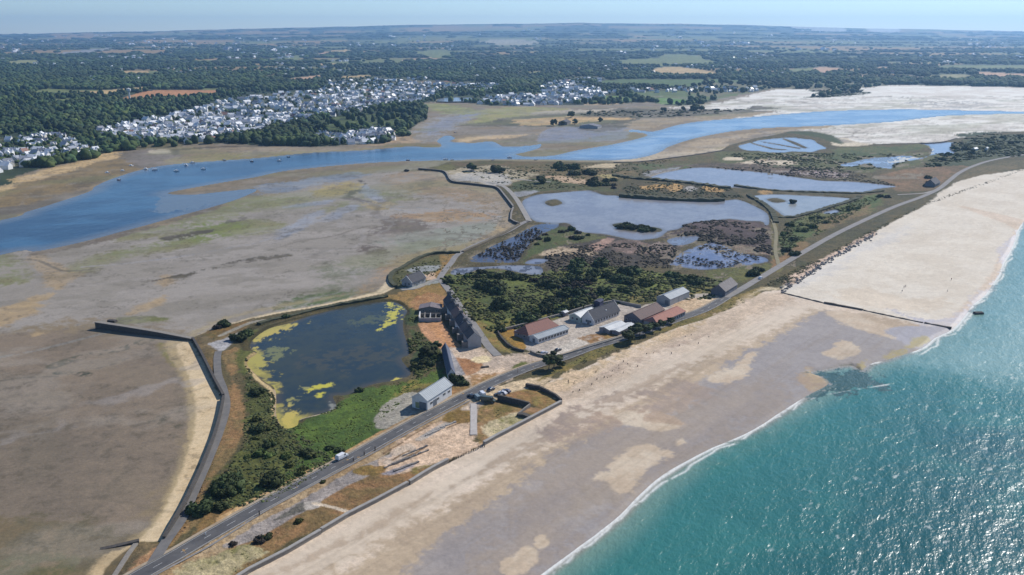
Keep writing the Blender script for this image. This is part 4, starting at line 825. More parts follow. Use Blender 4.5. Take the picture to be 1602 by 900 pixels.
# ---------------------------------------------------------------- walls
STONE_D = mat('dark_stone', (0.055, 0.048, 0.042), (0.10, 0.088, 0.075), 1.2, 0.95, 0.08)
STONE = mat('sea_wall_stone', (0.20, 0.18, 0.155), (0.29, 0.26, 0.22), 0.9, 0.95, 0.05)
CONC = mat('wall_concrete', (0.36, 0.34, 0.31), (0.28, 0.26, 0.235), 0.5, 0.9, 0.02)
VEGW = mat('overgrown_bank', (0.04, 0.045, 0.02), (0.075, 0.075, 0.034), 0.6, 0.95, 0.3)
def wall(name, pts, height, thick, m, label, cat='wall', z0=-0.6, top=None, smooth=False, cap=None, rough=0.0, group=None):
    """a wall along photo points of its foot; height may be a number or one per point"""
    hs = height if isinstance(height, (list, tuple)) else [height]*len(pts)
    if smooth:
        k = 4; sp = smooth_poly(pts, False, k); hs = list(np.interp(np.arange(len(sp))/k, np.arange(len(pts)), hs)); pts = sp
    W = [g(a, b) for a, b in pts]
    # short steps so that the crest can be uneven
    Q = []; H = []
    for i in range(len(W)-1):
        n = max(1, int((W[i+1]-W[i]).length/2.5)) if rough else 1
        for j in range(n): t = j/n; Q.append(W[i].lerp(W[i+1], t)); H.append(hs[i]*(1-t)+hs[i+1]*t)
    Q.append(W[-1]); H.append(hs[-1])
    o0 = Q[0].copy(); rg = random.Random(len(label)); n = len(Q)
    def ring(w, za, zb):
        pts_ = []
        for i, p in enumerate(Q):
            d = (Q[min(i+1, n-1)]-Q[max(i-1, 0)]); d.z = 0; d.normalize(); nr = Vector((-d.y, d.x, 0))
            a = p - o0 + nr*w/2; b = p - o0 - nr*w/2
            pts_.append([(b.x, b.y, za(i)), (a.x, a.y, za(i)), (a.x, a.y, zb(i)), (b.x, b.y, zb(i))])
        return pts_
    hh = [h + (rg.uniform(-rough, rough) if rough else 0) for h in H]
    r = ring(thick, lambda i: z0, lambda i: hh[i]); mb = MB()
    def skin(mb, r):
        v = [q for a in r for q in a]; f = [(0, 1, 2, 3), tuple(4*(n-1)+k for k in (3, 2, 1, 0))]
        for i in range(n-1):
            for k in range(4): f.append((4*i+k, 4*i+4+k, 4*i+4+(k+1) % 4, 4*i+(k+1) % 4))
        mb.poly(v, f)
    skin(mb, r)
    if cap is None:
        o = mb.build(name, m); o.location = o0; return tag(o, label, cat, group)
    root = empty(name, o0, 0, label, cat, group); mb.build('wall_face', m, root)
    r = ring(thick+0.3, lambda i: hh[i]+0.002, lambda i: hh[i]+0.28); m2 = MB(); skin(m2, r); m2.build('coping', cap, root)
    return root
jet = wall('jetty', [(152,514),(200,520.5),(250,527),(302,533.5)], [3.6, 3.3, 2.6, 1.3], 2.2, STONE_D, 'long dark stone jetty reaching out over the mud from the bend of the sea wall', 'jetty', cap=STONE)
OPEN_M = mat('pale_opening', (0.42, 0.42, 0.46), None, 1)   # pale openings low along its shaded face
A_, B_ = g(152, 514), g(302, 533.5); dr = (B_-A_); Lj = dr.length; dr.normalize()
for i in range(7):
    pb = MB()
    c = dr*(Lj*(0.10+0.085*i)); nn = Vector((dr.y, -dr.x, 0))
    p = c + nn*1.14; u = dr
    pb.poly([(p.x-u.x*.45, p.y-u.y*.45, 1.5), (p.x+u.x*.45, p.y+u.y*.45, 1.5), (p.x+u.x*.45, p.y+u.y*.45, 2.2), (p.x-u.x*.45, p.y-u.y*.45, 2.2),
             (p.x-u.x*.45-nn.x*.2, p.y-u.y*.45-nn.y*.2, 1.5), (p.x+u.x*.45-nn.x*.2, p.y+u.y*.45-nn.y*.2, 1.5), (p.x+u.x*.45-nn.x*.2, p.y+u.y*.45-nn.y*.2, 2.2), (p.x-u.x*.45-nn.x*.2, p.y-u.y*.45-nn.y*.2, 2.2)],
            [(0,1,2,3),(0,4,5,1),(1,5,6,2),(2,6,7,3),(3,7,4,0)])
    pb.build('opening', OPEN_M, jet)

p = g(176, 505); b = MB().prism([(-1.3,-.6),(1.3,-.6),(1.3,1.3),(0.9,1.7),(-1.1,1.6),(-1.3,1.2)], -2.3, 2.3).build('landing_block', STONE_D, bevel=0.12); b.location = p; b.rotation_euler.z = -0.25
tag(b, 'small dark stone block behind the far end of the long jetty', 'block')
wall('sea_wall', [(302,533),(309,545),(318,562),(328,582),(336,598),(350,624)], [1.6,1.8,1.9,1.9,1.9,1.9], 0.8, STONE_D, 'dark sea wall running from the jetty down to its corner above the white sand', cap=STONE_D)
wall('sea_wall', [(350.5,625.5),(346,650),(338,680),(330,702),(318,732),(303,765),(290,792),(275,818),(257,846)], [1.9]*8+[1.2], 0.8, STONE_D, 'long curving dark sea wall between the sand of the bay and the tarmac path', cap=STONE_D, smooth=True)
wall('slipway', [(218,849),(200,852),(178,856),(152,860)], [1.0,0.7,0.4,0.1], 1.5, STONE_D, 'low dark stone slip sticking out into the brown mud at the lower left', 'slipway')
wall('stone_revetment', [(213,852),(200,870),(186,892),(165,925)], 0.6, 1.4, STONE, 'pale sloping stone edge above the small sand beach at the lower left', 'wall')
wall('bank_wall', [(655,266),(672,267.5),(692,269.5),(699,274),(704,283),(712,287),(735,289.5),(760,292.5),(778,296),(789,308),(803,326)], 2.0, 1.2, STONE_D, 'winding dark stone bank wall around the mud bay, beside the far gravel dyke road', smooth=True, cap=STONE)
wall('bank_wall', [(803,327),(800,336),(799,346),(806,350),(812,352)], 1.8, 1.0, STONE_D, 'short angled dark wall below the grassy triangle at the dyke road bend', cap=STONE)
wall('dyke_bank', [(812,353),(790,366),(768,376),(745,387),(724,396)], 1.5, 2.4, mat('bank_brown', (0.11, 0.09, 0.055), (0.16, 0.13, 0.08), 0.6, 0.95, 0.2), 'straight brown bank along the dyke road between the mudflat and the reed pond', 'bank', rough=0.15)
wall('dyke_bank', [(720,397),(700,397),(680,398),(662,403),(645,411),(628,421),(615,428),(610.5,437),(613,445),(619,450)], 1.7, 2.6, VEGW, 'dark overgrown bank curling around the lone house by the mudflat', 'bank', smooth=True, rough=0.3)
wall('dyke_bank', [(606,466),(575,471),(535,478),(495,486),(455,496),(425,503),(405,510)], 1.5, 3.0, VEGW, 'dark green bank along the far side of the algae pond', 'bank', smooth=True, rough=0.4)
wall('beach_wall', [(757,699),(780,686),(820,665),(850,649),(878,634)], 1.9, 0.9, STONE, 'straight grey beach wall on the seaward side of the walled grass plot', cap=CONC)
wall('stone_wall', [(878,630),(868,623),(856,617),(846,612)], [1.8,2,2.2,2.2], 0.9, STONE_D, 'dark stone wall slanting from the beach wall corner along the grass plot', rough=0.1)
wall('stone_wall', [(845,611),(835,610),(823,607)], [2.2,2.3,2.0], 1.3, STONE_D, 'short stub of dark wall with scrub on top beside the dry plot', rough=0.3)
wall('stone_wall', [(779,627.5),(803,633),(828,639)], [2.9,2.9,2.7], 0.9, STONE_D, 'tall dark wall running from the parked camper towards the walled grass plot', rough=0.08)
wall('stone_wall', [(829,639),(820,645),(811,651)], [2.2,1.7,1.3], 0.7, STONE, 'pale return of the tall dark wall inside the grass plot', rough=0.1)
wall('ruined_shed_wall', [(810,652),(820,654),(829,656)], [1.6,1.9,1.5], 2.2, STONE_D, 'low dark ruin lying in the grass plot against the beach wall', 'ruin', rough=0.2)
wall('beach_wall', [(641,761),(660,749),(680,737),(701,726)], 2.0, 0.8, STONE, 'grey beach wall with tumbled slabs on it below the sandy ruins', cap=CONC)
wall('beach_wall', [(503,836),(545,811),(590,788),(638,762)], 1.9, 0.8, STONE, 'long straight grey beach wall below the rust coloured grass strip', cap=CONC)
wall('beach_wall', [(300,962),(345,928),(390,899),(450,868),(502,837.5)], 1.9, 0.8, STONE, 'nearest beach wall, running out of the bottom of the picture', cap=CONC)
wall('yard_wall', [(779,523),(784,532),(793,542),(800,547)], 1.9, 0.6, STONE_D, 'dark left hand wall of the yard with the orange grass corner')
wall('yard_wall', [(800.5,547.5),(812,551),(820,552.5)], 1.7, 0.6, STONE_D, 'short front wall below the orange grass corner beside the yard gate')
wall('yard_wall', [(779,521.5),(800,516.5),(840,506),(880,495),(918,483.5),(957,475)], 1.7, 0.6, CONC, 'long pale rear wall between the green thicket and the yard buildings', cap=STONE)
wall('yard_wall', [(958,474),(975,477.5),(990,480.5),(1003,483)], 2.1, 0.4, CONC, 'pale concrete wall behind the yard, right of the slate roofed hall', rough=0.0)
wall('yard_wall', [(830,553.5),(838,557.5),(850,560.5),(866,561.5),(874,560)], 1.6, 0.6, STONE, 'curved low front wall of the gravel yard beside the gate', cap=STONE, smooth=True)
wall('yard_wall', [(875,560),(905,551),(940,540.5),(978,528.5)], 1.4, 0.5, STONE, 'low roadside wall between the main road and the gravel yard')
wall('hedge_bank', [(1171,307),(1190,318),(1206,331),(1212,342),(1214,350)], 1.8, 4.5, VEGW, 'curved dark hedge bank between the two lagoons', 'hedge', smooth=True, rough=0.6)
wall('hedge_bank', [(1216,341),(1240,341),(1270,334),(1300,325),(1335,314),(1345,309)], 1.6, 4.5, VEGW, 'dark hedge bank in front of the right hand lagoon', 'hedge', smooth=True, rough=0.6)
wall('hedge_bank', [(1150,291),(1200,298),(1250,301),(1300,302.5),(1345,303.5),(1380,300)], 1.4, 5, VEGW, 'long thin dark bank between the upper lagoon and the right hand lagoon', 'hedge', smooth=True, rough=0.4)
wall('hedge_bank', [(970,307.5),(1000,310),(1060,313.5),(1110,315),(1131,314)], 2.6, 6.0, VEGW, 'dark hedge along the water at the island edge of the main lagoon', 'hedge', smooth=True, rough=0.8)
wall('hedge_bank', [(960,276),(1000,281),(1040,284),(1090,289),(1140,296)], 2.2, 7.0, VEGW, 'dark shrubby bank in front of the upper lagoon', 'hedge', smooth=True, rough=0.8)
wall('sea_dyke', [(960,254.8),(1000,254),(1050,248),(1095,242),(1132,236)], 1.0, 3, STONE_D, 'thin dark dyke along the sandy channel edge', 'bank', smooth=True)
wall('sea_dyke', [(1380,226.5),(1420,225.5),(1470,223.5),(1497,217)], 0.9, 3, STONE_D, 'thin dark dyke between the white sands and the tidal pool', 'bank', smooth=True)
wall('causeway', [(683,160.5),(700,161),(735,160.5),(742,159)], 2.4, 5, STONE_D, 'dark causeway in front of the small inland lake', 'causeway')
wall('groyne', [(1224,460),(1250,466.5),(1288,476)], 1.0, 1.0, STONE_D, 'thin upper end of the groyne across the dry sand', 'groyne', rough=0.15, group=None)
wall('groyne', [(1289,476.2),(1310,480),(1330,483.5),(1350,487.3)], 1.5, 1.3, STONE_D, 'thick dark middle length of the beach groyne', 'groyne', rough=0.2)
wall('groyne', [(1351,487.6),(1395,497),(1444,507)], 0.95, 1.0, STONE_D, 'thin worn length of the groyne crossing the wet sand', 'groyne', rough=0.15)
wall('groyne', [(1446,507.5),(1466,511),(1488,515.5)], 1.2, 1.2, STONE_D, 'dark seaward end of the groyne in the wash', 'groyne', rough=0.3)
p = g(1531, 491); b = MB().prism([(-1.6,-.8),(1.6,-.8),(1.5,.8),(0.8,1.2),(-1.2,1.0)], -2.6, 2.4).build('rock', STONE_D, bevel=0.25); b.location = p; b.rotation_euler.z = 0.1
tag(b, 'dark block standing alone in the shallow sea beyond the end of the groyne', 'rock')
# boulders piled along the foot of the dune
ROCK_M = mat('grey_boulder', (0.19, 0.175, 0.165), (0.30, 0.275, 0.25), 0.8, 0.9, 0.1)
rv = []; rf = []; rg = random.Random(5)
icov = [(0,0,1)]+[(math.cos(t)*.89, math.sin(t)*.89, .45) for t in [i*2*math.pi/5 for i in range(5)]]+[(math.cos(t)*.89, math.sin(t)*.89, -.45) for t in [(i+.5)*2*math.pi/5 for i in range(5)]]+[(0,0,-1)]
icof = [(0,1+i,1+(i+1)%5) for i in range(5)]+[(1+i,6+i,1+(i+1)%5) for i in range(5)]+[(1+(i+1)%5,6+i,6+(i+1)%5) for i in range(5)]+[(11,6+(i+1)%5,6+i) for i in range(5)]
BL = [(1222,459),(1240,447),(1262,433),(1290,413),(1315,399),(1340,384),(1368,368)]
W = world_line(BL, 10)
for a, b_ in zip(W[:-1], W[1:]):
    n = int((b_-a).length*1.5)
    for i in range(n):
        p = a.lerp(b_, rg.random()) + Vector((rg.gauss(0, 1.3), rg.gauss(0, 1.3), 0)); r = rg.uniform(0.35, 1.05); z0 = 0.5+rg.random()*0.7
        k = len(rv); sx, sy, sz = r*rg.uniform(.7, 1.2), r*rg.uniform(.7, 1.2), r*rg.uniform(.6, .95)
        rv += [(p.x+x*sx*rg.uniform(.85, 1.15), p.y+y*sy*rg.uniform(.85, 1.15), z0+z_*sz) for x, y, z_ in icov]; rf += [tuple(k+j for j in q) for q in icof]
tag(link('boulder_bank', np_mesh('boulder_bank', rv, rf), ROCK_M), 'bank of grey boulders along the foot of the dune right of the groyne', 'rocks', kind='stuff')
# ---------------------------------------------------------------- buildings
M = {}
M['white'] = mat('white_render', (0.72, 0.71, 0.69), (0.58, 0.57, 0.55), 0.35, 0.85)
M['grey_render'] = mat('grey_render', (0.40, 0.40, 0.40), (0.30, 0.30, 0.30), 0.35, 0.9)
M['stone'] = mat('rubble_stone', (0.24, 0.22, 0.195), (0.15, 0.14, 0.13), 1.6, 0.95, 0.06)
M['mauve'] = mat('weathered_render', (0.30, 0.27, 0.28), (0.20, 0.19, 0.20), 0.6, 0.9)
M['slate'] = mat('slate', (0.055, 0.057, 0.07), (0.085, 0.085, 0.097), 0.7, 0.85, stripes=('Z', 0.35, 0.35))
M['slate_old'] = mat('old_slate', (0.05, 0.053, 0.068), (0.10, 0.095, 0.10), 0.5, 0.85, stripes=('Z', 0.4, 0.4))
M['tile'] = mat('red_tile', (0.34, 0.155, 0.115), (0.26, 0.13, 0.105), 0.8, 0.85, stripes=('X', 0.5, 0.35))
M['tile_brown'] = mat('brown_tile', (0.21, 0.135, 0.115), (0.15, 0.11, 0.10), 0.7, 0.85, stripes=('X', 0.5, 0.35))
M['sheet'] = mat('pale_sheeting', (0.27, 0.31, 0.34), (0.33, 0.37, 0.40), 0.25, 0.65, stripes=('X', 1.1, 0.28))
M['sheet_white'] = mat('white_sheeting', (0.66, 0.67, 0.66), (0.54, 0.56, 0.56), 0.3, 0.55, stripes=('X', 1.0, 0.2))
M['fibre'] = mat('grey_fibre_cement', (0.22, 0.22, 0.245), (0.16, 0.16, 0.18), 0.5, 0.85, stripes=('X', 0.8, 0.3))
M['blue_roof'] = mat('blue_grey_sheeting', (0.085, 0.10, 0.15), (0.12, 0.14, 0.18), 0.4, 0.85, stripes=('X', 1.0, 0.3))
M['trim'] = mat('white_trim', (0.75, 0.75, 0.73), (0.66, 0.66, 0.64), 1.0, 0.7)
M['frame'] = mat('window_frame', (0.55, 0.55, 0.53), None, 1.0, 0.6)
M['glass'] = mat('dark_pane', (0.03, 0.035, 0.045), (0.05, 0.055, 0.065), 0.7, 0.12)
M['door'] = mat('grey_door', (0.16, 0.18, 0.20), (0.11, 0.12, 0.14), 1.0, 0.6)
M['green'] = mat('pale_green_render', (0.46, 0.52, 0.44), (0.36, 0.42, 0.36), 0.4, 0.85)
M['brick'] = mat('chimney_brick', (0.25, 0.13, 0.10), (0.18, 0.11, 0.09), 2.0, 0.9)

def frame3(A, B, Cn):
    """plan from three foot corners seen in the photograph: near right A, far right B, near left C -> origin, angle, length, width"""
    a, b, c = g(*A), g(*B), g(*Cn); u = b-a; Lx = u.length; u.normalize(); v = Vector((-u.y, u.x, 0)); Wd = (c-a).dot(v)
    return a, math.atan2(u.y, u.x), Lx, Wd
def face_piece(mb, side, Lx, Wd, u0, u1, z0, z1, o0, o1):
    """a box set on a wall: side 'r' front long wall (y=0), 'l' rear (y=W), 'n' near gable (x=0), 'f' far gable"""
    if side == 'r': mb.box(u0, u1, -o1, -o0, z0, z1)
    if side == 'l': mb.box(u0, u1, Wd+o0, Wd+o1, z0, z1)
    if side == 'n': mb.box(-o1, -o0, u0, u1, z0, z1)
    if side == 'f': mb.box(Lx+o0, Lx+o1, u0, u1, z0, z1)
def add_window(root, side, Lx, Wd, u, w, z0, h, pane=True, fm=None):
    mb = MB(); e_ = 0.10
    for q in ((u-w/2-e_, u+w/2+e_, z0-e_, z0), (u-w/2-e_, u+w/2+e_, z0+h, z0+h+e_), (u-w/2-e_, u-w/2, z0+.001, z0+h-.001), (u+w/2, u+w/2+e_, z0+.001, z0+h-.001), (u-.03, u+.03, z0+.001, z0+h-.001)):
        face_piece(mb, side, Lx, Wd, q[0], q[1], q[2], q[3], 0.004, 0.09)
    f = mb.build('window', fm or M['frame'], root)
    pb_ = MB(); face_piece(pb_, side, Lx, Wd, u-w/2, u+w/2, z0, z0+h, 0.003, 0.035); pb_.build('pane', M['glass'], f)
def add_door(root, side, Lx, Wd, u, w, h, m=None):
    mb = MB(); face_piece(mb, side, Lx, Wd, u-w/2, u+w/2, 0.02, h, 0.003, 0.08); d_ = mb.build('door', m or M['door'], root)
    return d_
def gable_house(name, label, cat, plan, wh, rh, wm, rm, win=(), doors=(), over=0.35, group=None, chim=(), ridge=0.5, verge=None, hip=0.0, z=0.55, rear=None):
    o, ang, Lx, Wd = plan
    root = empty(name, (o.x, o.y, z), ang, label, cat, group)
    yr = Wd*ridge; mb = MB(); h0 = -0.8
    rb = rear if rear is not None else wh
    if hip == 0:
        prof = [(0, h0), (Wd, h0), (Wd, rb), (yr, wh+rh), (0, wh)]; mb.prism(prof, 0, Lx)
    else: mb.box(0, Lx, 0, Wd, h0, wh)
    mb.build('wall', wm, root)
    t = 0.16; rf_ = MB()
    def slab(y0, z0, y1, z1, xa, xb, xc=None, xd=None):
        xc = xa if xc is None else xc; xd = xb if xd is None else xd
        p = [(xa, y0, z0), (xb, y0, z0), (xd, y1, z1), (xc, y1, z1)]
        rf_.poly([(a, b, c+0.01) for a, b, c in p]+[(a, b, c+t) for a, b, c in p], [(0,3,2,1),(4,5,6,7),(0,1,5,4),(1,2,6,5),(2,3,7,6),(3,0,4,7)])
    s1 = rh/yr if yr > 0 else 0; s2 = (wh+rh-rb)/(Wd-yr)
    slab(-over, wh-over*s1, yr, wh+rh, -over, Lx+over, hip-over if hip else None, Lx+over-hip if hip else None)
    slab(Wd+over, rb-over*s2, yr, wh+rh, -over, Lx+over, hip-over if hip else None, Lx+over-hip if hip else None)
    if hip:
        for x0, x1 in ((-over, hip-over), (Lx+over, Lx+over-hip)):
            p = [(x0, -over, wh-over*s1), (x0, Wd+over, rb-over*s2), (x1, yr, wh+rh)]
            rf_.poly([(a, b, c+0.01) for a, b, c in p]+[(a, b, c+t) for a, b, c in p], [(0,1,2),(3,4,5),(0,1,4,3),(1,2,5,4),(2,0,3,5)])
    rf = rf_.build('roof', rm, root)
    rd = MB().box(-over+hip+.02 if hip else -over+.02, (Lx+over-hip if hip else Lx+over)-.02, yr-0.16, yr+0.16, wh+rh+t-0.03, wh+rh+t+0.12).build('ridge', rm, rf)
    if verge is not None:
        for x0 in (-over-0.14, Lx+over+0.004):
            vb = MB(); 
            for (ya, za, yb, zb) in ((-over, wh-over*s1, yr, wh+rh), (Wd+over, rb-over*s2, yr, wh+rh)):
                vb.poly([(x0, ya, za-.1), (x0, yb, zb-.1), (x0, yb, zb+.34), (x0, ya, za+.34), (x0+.14, ya, za-.1), (x0+.14, yb, zb-.1), (x0+.14, yb, zb+.34), (x0+.14, ya, za+.34)], [(0,1,2,3),(7,6,5,4),(0,4,5,1),(3,2,6,7),(0,3,7,4),(1,5,6,2)])
            vb.build('verge_board', verge, root)
    for s, u, w, z0, h in win: add_window(root, s, Lx, Wd, u*(Lx if s in 'rl' else Wd), w, z0, h)
    for s, u, w, h in doors: add_door(root, s, Lx, Wd, u*(Lx if s in 'rl' else Wd), w, h)
    for u, v, h in chim: MB().box(u*Lx-.45, u*Lx+.45, v*Wd-.35, v*Wd+.35, wh+rh*0.5, wh+rh+h).build('chimney', M['brick'], rf)
    return root, Lx, Wd
# hangar by the road
pl = frame3((669,645),(707,620),(641,642))
r_, Lx, Wd = gable_house('hangar', 'white walled hangar with pale sheet roof on a gravel lot beside the main road', 'hangar', pl, 4.6, 2.6, M['white'], M['sheet'],
    win=[('r',.16,1.6,2.0,.9),('r',.42,1.6,2.0,.9),('r',.68,1.8,2.2,.9),('r',.88,1.6,2.0,.9)], doors=[('r',.30,2.6,3.0),('n',.30,3.4,3.4)], verge=M['trim'])
gb = MB(); face_piece(gb, 'n', Lx, Wd, Wd*.45, Wd*.78, 0.3, 2.9, 0.01, 0.07); o_ = gb.build('wall_panel', mat('olive_panel', (0.24, 0.26, 0.12), (0.30, 0.30, 0.17), 0.8, 0.9), r_); o_['label'] = 'faded olive green panel on the gable'
# long slate shed beside the pond
gable_house('long_shed', 'long narrow dark blue-grey shed between the algae pond shore and the grey lane', 'shed', frame3((712,595),(702,554),(701,596)), 2.8, 2.4, M['white'], M['blue_roof'], doors=[('n',.5,2.0,2.2)], win=[('r',.2,1,1.2,.9),('r',.5,1,1.2,.9),('r',.8,1,1.2,.9)])
# ruined terrace: an unroofed row with slate left on some bays
pl = frame3((753,545),(712,482),(733,548)); o, ang, Lx, Wd = pl
root = empty('terraced_building', (o.x, o.y, .55), ang, 'long decayed terrace of old barracks with stepped slate roofs beside the dyke road', 'building')
nb = 6; rg = random.Random(3); RH = [2.9, 2.6, 3.4, 2.8, 3.0, 3.6]; WH = [5.6, 5.2, 5.0, 5.8, 5.2, 5.6]
for i in range(nb):
    x0 = Lx*i/nb; x1 = Lx*(i+1)/nb - 0.02; wh = WH[i]*0.88; rh = RH[i]
    off = [0, .7, -.4, .6, 0, .8][i]
    q = MB(); q.prism([(off, -.8), (Wd, -.8), (Wd, wh), (Wd/2, wh+rh), (off, wh)], x0, x1)
    q.build('wall', M['grey_render'] if i == 0 else (M['white'] if i % 2 == 0 else M['stone']), root)
    t = .16; s = rh/(Wd/2); rr = MB()
    for ya, yb in ((off-.3, Wd/2), (Wd+.3, Wd/2)):
        za = wh - .3*s; p = [(x0+.15, ya, za), (x1-.15, ya, za), (x1-.15, yb, wh+rh), (x0+.15, yb, wh+rh)]
        rr.poly([(a, b, c+.01) for a, b, c in p]+[(a, b, c+t) for a, b, c in p], [(0,3,2,1),(4,5,6,7),(0,1,5,4),(1,2,6,5),(2,3,7,6),(3,0,4,7)])
    rf = rr.build('roof', M['slate_old'] if i != 3 else M['tile_brown'], root)
    MB().box(x1-.5, x1+.1, Wd/2-1.1, Wd/2+1.1, wh, wh+rh+1.1).build('chimney', M['stone'], rf)
    for k in range(2):
        for zz in (1.0, 3.2): add_window(root, 'r', Lx, Wd, x0+(k+.5)*(x1-x0)/2, 1.0, zz, 1.3) if off <= 0 else None
    MB().box(x0+.6, x0+3.0, Wd+.02, Wd+2.4+rg.random(), -.5, 2.6+rg.random()).build('lean_to', M['stone'], root)
    for k in range(3): add_window(root, 'l', Lx, Wd, x0+(k+.7)*(x1-x0)/3.4, .9, 3.3, 1.1)
# low farm buildings left of it
gable_house('outbuilding', 'low outbuilding with mauve-brown roof at the head of the dirt yard', 'shed', frame3((690,492),(692,485),(655,493)), 2.6, 1.3, M['stone'], mat('mauve_roof', (0.20, 0.165, 0.17), (0.14, 0.12, 0.13), 0.5, 0.85), win=[('n',.2,1,1,.9),('n',.5,1,1,.9),('n',.8,1,1,.9)], over=.2)
pl = frame3((690,505),(691,496),(655,506)); o, ang, Lx, Wd = pl
root = empty('ruined_building', (o.x, o.y, .5), ang, 'roofless grey ruin with broken walls in front of the low mauve-brown outbuilding', 'ruin')
MB().box(0, .5, 0, Wd, -.6, 2.2).build('wall', M['grey_render'], root); MB().box(Lx-.5, Lx, 0, Wd, -.6, 1.8).build('wall', M['stone'], root)
MB().box(.502, Lx-.502, Wd-.5, Wd, -.6, 3.0).build('wall', M['white'], root); MB().box(.502, Lx-.502, 0, .5, -.6, 1.2).build('wall', M['stone'], root)
for k in range(3): MB().box(.502, Lx-.502, Wd*(k+1)/4-.2, Wd*(k+1)/4+.2, -.6, 1.6+.5*k).build('cross_wall', M['grey_render' if k % 2 else 'stone'], root)
# lone house by the crossing
gable_house('house', 'lone house with dark slate roof and grey gable behind the overgrown mudflat bank', 'house', frame3((645,451),(666,443),(626,449)), 3.0, 3.6, M['grey_render'], M['slate'], win=[('r',.2,1.2,1,1.2),('r',.5,1.2,1,1.2),('r',.8,1.2,1,1.2),('n',.3,1.1,1,1.2)], doors=[('n',.65,1.2,2.1),('r',.35,1.1,2.1)], verge=M['trim'], chim=[(.05,.5,.9)])
# yard buildings
def side_by(plan, dv):                                     # the same plan moved sideways by dv m
    o, a, l, w = plan; v = Vector((-math.sin(a), math.cos(a), 0)); return (o+v*dv, a, l, w)
pl = frame3((842,540),(889,524),(828,537)); o, ang, Lx, Wd = pl
gable_house('workshop', 'low white workshop with pale roof and many dark windows in front of the red roof', 'workshop', (o, ang, Lx, 6.2), 2.7, 1.1, M['white'], M['sheet'], win=[('r', .06+.098*i, 1.5, .9, 1.2) for i in range(10)], doors=[('n',.5,1.6,2.1)], verge=M['trim'])
gable_house('workshop', 'workshop with patchy red tile roof and hipped end, leftmost in the gravel yard', 'workshop', (side_by(pl, 6.6)[0], ang, Lx*0.98, 10.5), 3.0, 3.4, M['mauve'], M['tile'], hip=3.0, win=[('n',.3,1.2,1,1.1),('n',.7,1.2,1,1.1)], rear=2.2)
pl = frame3((929,511),(969,495),(908,507))
r_, Lx, Wd = gable_house('hall', 'large white hall with broad dark slate roof in the middle of the yard', 'hall', pl, 2.9, 4.4, M['white'], M['slate'], verge=M['trim'], win=[('r', .08+.105*i, 1.3, 1.0, 1.1) for i in range(9)]+[('n',.3,1.2,1,1.2),('n',.6,1.2,1,1.2)], doors=[('n',.45,1.6,2.2)], over=.4)
MB().box(Lx*.55, Lx*.55+.8, Wd*.2, Wd*.2+.8, 4.4, 5.3).build('roof_vent', M['trim'], r_)
o, ang, _, _ = pl
gable_house('annex', 'pale green-white annex with low sheet roof at the left end of the slate roofed hall', 'annex', (o+Vector((math.cos(ang)*-1.0-math.sin(ang)*(Wd+.3), math.sin(ang)*-1.0+math.cos(ang)*(Wd+.3), 0)), ang, Lx*0.62, 7.5), 2.9, 1.5, M['green'], M['sheet_white'], verge=M['trim'], win=[('n',.3,1.2,1,1.1),('n',.7,1.2,1,1.1)])
gable_house('shed', 'small flat white roofed shed between the slate roofed hall and the road', 'shed', frame3((953,525),(979,515),(936,521)), 2.3, 0.9, M['mauve'], M['sheet_white'], win=[('r',.2,1.1,.9,.9),('r',.5,1.1,.9,.9),('r',.8,1.1,.9,.9)], doors=[('n',.5,1.6,2.0)])
gable_house('canopy', 'low white canopy roof between the small shed and the roadside trees', 'canopy', frame3((968,527),(992,515),(958,524)), 2.1, 0.4, M['mauve'], M['sheet_white'])
gable_house('garage', 'tiny white roofed garage by the rear wall left of the hall', 'garage', frame3((884,497),(889,495),(879,495)), 2.2, .5, M['mauve'], M['sheet_white'])
gable_house('store', 'dark blue box shaped store behind the slate roofed hall', 'store', frame3((938,483),(944,479),(929,482)), 3.2, .5, mat('dark_blue', (0.035, 0.04, 0.09), None, 1), mat('dark_blue_roof', (0.05, 0.055, 0.10), None, 1))
pl = frame3((1028,516),(1072,496),(1013,512)); o, ang, Lx, Wd = pl
gable_house('workshop', 'workshop with bright orange-red tile roof and glazed front directly beside the main road', 'workshop', (o, ang, Lx, 8.5), 2.9, 2.2, M['grey_render'], mat('orange_tile', (0.46, 0.20, 0.14), (0.36, 0.17, 0.13), 0.7, 0.85, stripes=('X', .5, .3)), hip=2.2, win=[('r', .06+.08*i, 1.5, .9, 1.4) for i in range(12)])
gable_house('workshop', 'workshop with brown tile roof and grey gable behind the orange-red roof', 'workshop', (side_by(pl, 9.0)[0]+Vector((math.cos(ang)*-2, math.sin(ang)*-2, 0)), ang, Lx*0.82, 10.5), 3.6, 2.8, M['fibre'], M['tile_brown'], win=[('n',.15,1.2,1.2,1.2),('n',.38,1.2,1.2,1.2),('n',.62,1.2,1.2,1.2),('n',.85,1.2,1.2,1.2)])
gable_house('hangar', 'bare grey metal hangar right of the yard with a dark green door in its gable', 'hangar', frame3((1048,480),(1078,467),(1030,474)), 3.6, 1.9, mat('grey_metal', (0.36, 0.39, 0.40), (0.44, 0.46, 0.47), 0.3, 0.5, stripes=('X', .8, .25)), M['sheet'], over=.1, doors=[('r',.45,.15,3.2),('n',.25,2.4,2.8)])
gable_house('barn', 'grey barn with weathered brown-grey roof standing alone beside the main road', 'barn', frame3((1134,466),(1153,454),(1114,461)), 3.3, 3.4, M['fibre'], mat('lichen_roof', (0.20, 0.175, 0.165), (0.26, 0.24, 0.23), 0.5, 0.85, stripes=('X', .7, .3)), win=[('r',.3,1.4,1,1.2),('r',.7,1.4,1,1.2)], doors=[('n',.3,1.8,2.3)])
